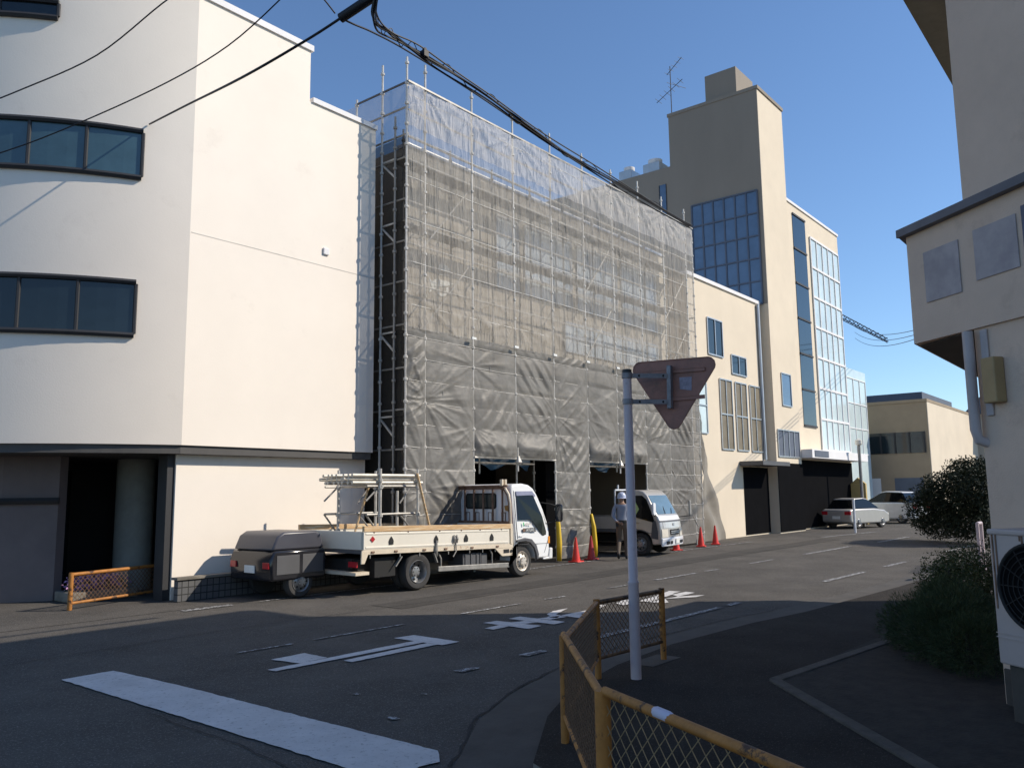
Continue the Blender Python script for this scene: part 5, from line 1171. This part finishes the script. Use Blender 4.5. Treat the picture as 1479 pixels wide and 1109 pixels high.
# far cars, posts
def make_car(name, lab, loc, rz, L, W, H, m, group=None):
    t = thing(name, lab, 'car', loc, rz, group); w = W/2
    body = [(-L/2, .28), (-L/2-.0, .62*H), (-L/2+.25, .66*H), (.12*L, .66*H), (L/2-.35, .6*H), (L/2-.05, .48*H), (L/2, .26), (L/2-.2, .2), (-L/2+.2, .2)]
    b = MB(); b.prism(body, -w, w, 'y'); bd = b.build('body', m, t, bevel=.06, smooth='auto', seg=3)
    top = [(-L/2+.3, .655*H), (-L/2+.62, .97*H), (-.2, H), (.02*L, .97*H), (.27*L, .655*H)]
    fn = lambda p: Vector((p[0], p[1]*(1-.22*max(0, (p[2]-.65*H))/(.35*H)), p[2]))
    b = MB(); b.prism(top, -w+.04, w-.04, 'y', fn); ca_ = b.build('cabin', M['carglass'], t, bevel=.03, smooth='auto')
    b = MB(); b.prism([(-L/2+.6, .95*H), (-L/2+.66, .99*H), (-.2, 1.02*H), (.03*L, .985*H), (.04*L, .95*H)], -w+.06, w-.06, 'y', fn); b.build('roof', m, t, bevel=.02)
    for x in (-.3*L, .31*L):
        for s in (-1, 1): wheel(t, x, s*w*.99, .3, .18, M['rim'], 0, side=s)
    for s in (-1, 1):
        b = MB(); b.box(-L/2-.012, -L/2+.1, s*w-s*.28-.0 if s > 0 else -w+.004, w-.004 if s > 0 else -w+.28, .46*H, .58*H); b.build('tail_lamp', M['red_lens'], t, bevel=.01)
        b = MB(); b.box(L/2-.2, L/2-.02, w-.3 if s > 0 else -w+.02, w-.02 if s > 0 else -w+.3, .42*H, .5*H); b.build('headlight', M['lamp'], t, bevel=.01)
    b = MB(); b.box(-L/2-.014, -L/2, -.18, .18, .32*H, .42*H); b.build('number_plate', M['plate'], t)
    return t
cpr = thing('towable_compressor', 'low black towable compressor with grey lid and red lamps behind the white truck', 'compressor', (8.5, 11.95, 0))
b = MB(); b.prism([(7.98, .3), (7.95, .62), (8.02, .78), (9.02, .78), (9.06, .62), (9.04, .3)], 11.38, 12.55, 'y'); cbd = b.build('body', M['car_dark'], cpr, True, bevel=.035, smooth='auto')
b = MB(); b.prism([(8.0, .782), (8.1, 1.0), (8.22, 1.07), (8.85, 1.07), (8.97, 1.0), (9.02, .782)], 11.42, 12.51, 'y'); b.build('lid', mat('compressor_lid', (.07, .07, .085), .35, var=.1), cpr, True, bevel=.03, smooth='auto')
MB().box(8.06, 8.5, 11.372, 11.379, .4, .7).build('side_door', M['trim'], cbd, True, bevel=.003); MB().box(8.56, 8.98, 11.372, 11.379, .4, .7).build('side_door', M['trim'], cbd, True, bevel=.003)
for y in (11.42, 12.33): MB().box(7.93, 7.97, y, y+.16, .5, .6).build('tail_lamp', M['red_lens'], cbd, True, bevel=.006)
MB().box(7.945, 7.962, 11.82, 12.1, .42, .54).build('number_plate', M['plate'], cbd, True)
for y, sd in ((11.4, -1), (12.53, 1)):
    w_ = wheel(cpr, .05, y-11.95, .26, .15, M['rim'], 0, side=sd)
MB().bar((9.0, 11.95, .36), (9.1, 11.95, .34), .08).build('drawbar', M['chassis'], cpr, True)
make_car('parked_car', 'pale silver car by the marker post in front of the far dark shop entrances', (37.6, 11.2, 0), R(-15), 3.0, 1.35, 1.25, M['silver'])
make_car('parked_car', 'small white car parked in front of the tan building', (43.6, 11.4, 0), R(75), 3.3, 1.45, 1.5, M['car_white'])
b = MB(); b.tube([(33.0, 9.9, 0), (33.0, 9.9, 1.25)], .05, 8); tag(b.build('marker_post', M['car_white']), 'short white marker post at the far kerb by the navy car', 'post')
up = thing('utility_pole', 'slim grey street lamp pole at the far end of the left kerb', 'street lamp', (39, 11.3, 0)); MB().tube([(39, 11.3, 0), (39, 11.3, 3.6)], .07, 8).build('pole', M['galv_dull'], up, True); MB().lathe([(.05, 3.6), (.16, 3.66), (.16, 3.84), (.03, 3.92)], (39, 11.3, 0), 'z', 10).build('lamp_head', M['lamp'], up, True, smooth='auto')
tag(MB().box(41.2, 41.4, 11.75, 12.44, 0, 1.9).prism([(11.75, 1.9), (12.44, 1.9), (12.1, 2.2)], 41.2, 41.4, 'x').build('yellow_wall', mat('ochre_wall', (.55, .4, .16), .8), bevel=.02), 'narrow ochre gable wall beside the far street lamp', 'wall')

# ------------------------------------------------------------------ overhead cables
def sag(p, q, n, s): return [Vector(p).lerp(Vector(q), i/n)-zup*(s*4*(i/n)*(1-i/n)) for i in range(n+1)]
def smooth_path(ps, n=8):
    ps = [Vector(p) for p in ps]; out = []
    for i in range(len(ps)-1):
        p0_, p1_, p2_, p3_ = ps[max(i-1, 0)], ps[i], ps[i+1], ps[min(i+2, len(ps)-1)]
        for k in range(n):
            t = k/n; out.append(.5*((2*p1_)+(p2_-p0_)*t+(2*p0_-5*p1_+4*p2_-p3_)*t*t+(3*p1_-p0_-3*p2_+p3_)*t**3))
    return out+[ps[-1]]
def px_pt(x, y, depth): d = camray(x, y); return _C+d*(depth/d.dot(fwd0))
cbn = thing('cable_bundle', 'bundle of black overhead cables running along the top of the scaffold', 'cable', (20, 11, 9.6))
main = [(8.2, 8.6, 10.9), (9.25, 10.4, 10.75), (9.62, 10.95, 10.45), (10.08, 11, 10.38), (10.92, 11, 10.34), (12.58, 11, 10.24), (14.8, 11, 9.98), (17.81, 11, 9.81), (22.45, 11, 9.66)]
mp_ = [_C+(p-_C)*.49 for p in smooth_path(main)]
for k, (oy, oz, r) in enumerate([(0, 0, .013), (.022, .02, .009), (-.022, .027, .008), (.015, -.03, .01), (-.015, -.022, .007)]):
    MB().tube([p+Vector((0, oy+.01*math.sin(i*.5+k), oz+.014*math.sin(i*.33+k*1.7))) for i, p in enumerate(mp_)], r, 6).build('strand', M['cable'], cbn, True)
b = MB()
for i in range(14, len(mp_)-3, 3):
    p = mp_[i]; q = mp_[i+2]; n_ = [p.lerp(q, t/10)+Vector((0, 0, .06*math.sin(PI*t/10)*(1 if i % 2 else -1))) for t in range(11)]; b.tube(n_, .0045, 5)
b.build('wrap_wire', M['cable'], cbn, True)
mp_ += [Vector((24.36, 11.93, 10.42))]
_q = px_pt(613, 80, 7.55); MB().box(_q.x-.03, _q.x+.03, _q.y-.03, _q.y+.03, _q.z-.02, _q.z+.04).box(_q.x-.01, _q.x+.01, _q.y-.02, _q.y+.02, _q.z+.04, _q.z+.07).build('cable_clamp', M['cable'], cbn, True)
def cable(lab, pts, r, nm='overhead_cable'):
    tag(MB().tube(smooth_path(pts, 6), r, 6).build(nm, M['cable'], smooth=True), lab, 'cable', 'overhead cables by the white building')
cable('thick black cable slanting down across the white building to its window band', [px_pt(560, -22, 7.6), px_pt(535, -2, 7.7), px_pt(510, 14, 7.8), px_pt(490, 28, 7.9), px_pt(440, 60, 8.1), px_pt(350, 112, 8.5), px_pt(270, 152, 11.2), Vector((6.43, 12.94, 7.86))], .014)
tag(MB().tube([px_pt(545, -8, 7.7), px_pt(492, 27, 7.9)], .05, 10).build('cable_sleeve', M['cable'], smooth='auto'), 'fat black cable sleeve at the top edge left of the scaffold', 'cable sleeve')
cable('lower thin black cable looping from the bundle towards the white building', [px_pt(493, 27, 7.88), px_pt(512, 36, 7.95), px_pt(540, 48, 8.2), px_pt(590, 75, 8.8), px_pt(690, 138, 10.3), px_pt(780, 200, 11.8)], .01)
cable('second thin black cable crossing the upper wall of the white building', [px_pt(420, -15, 7.5), px_pt(330, 66, 7.8), px_pt(220, 130, 8), px_pt(60, 200, 8.3), px_pt(-60, 240, 8.5)], .007)
cable('topmost thin black cable crossing the white building at the upper left', [px_pt(300, -40, 7.5), px_pt(235, 5, 7.6), px_pt(140, 80, 7.8), px_pt(30, 130, 8), px_pt(-60, 165, 8.2)], .007)
cable('thin black wire dropping from the top edge towards the cable sleeve', [px_pt(455, -15, 7.8), px_pt(470, 2, 7.9), px_pt(484, 20, 8)], .008)
for k in range(3):
    tag(MB().tube(sag((70, 20, 14+k*.5), (24, 4.5-k*.15, 5.9+k*.12), 16, .6), .014, 5).build('distant_wire', M['cable']), 'thin distant wire sagging past the canopy corner of the grey building', 'cable', 'distant wires by the canopy')
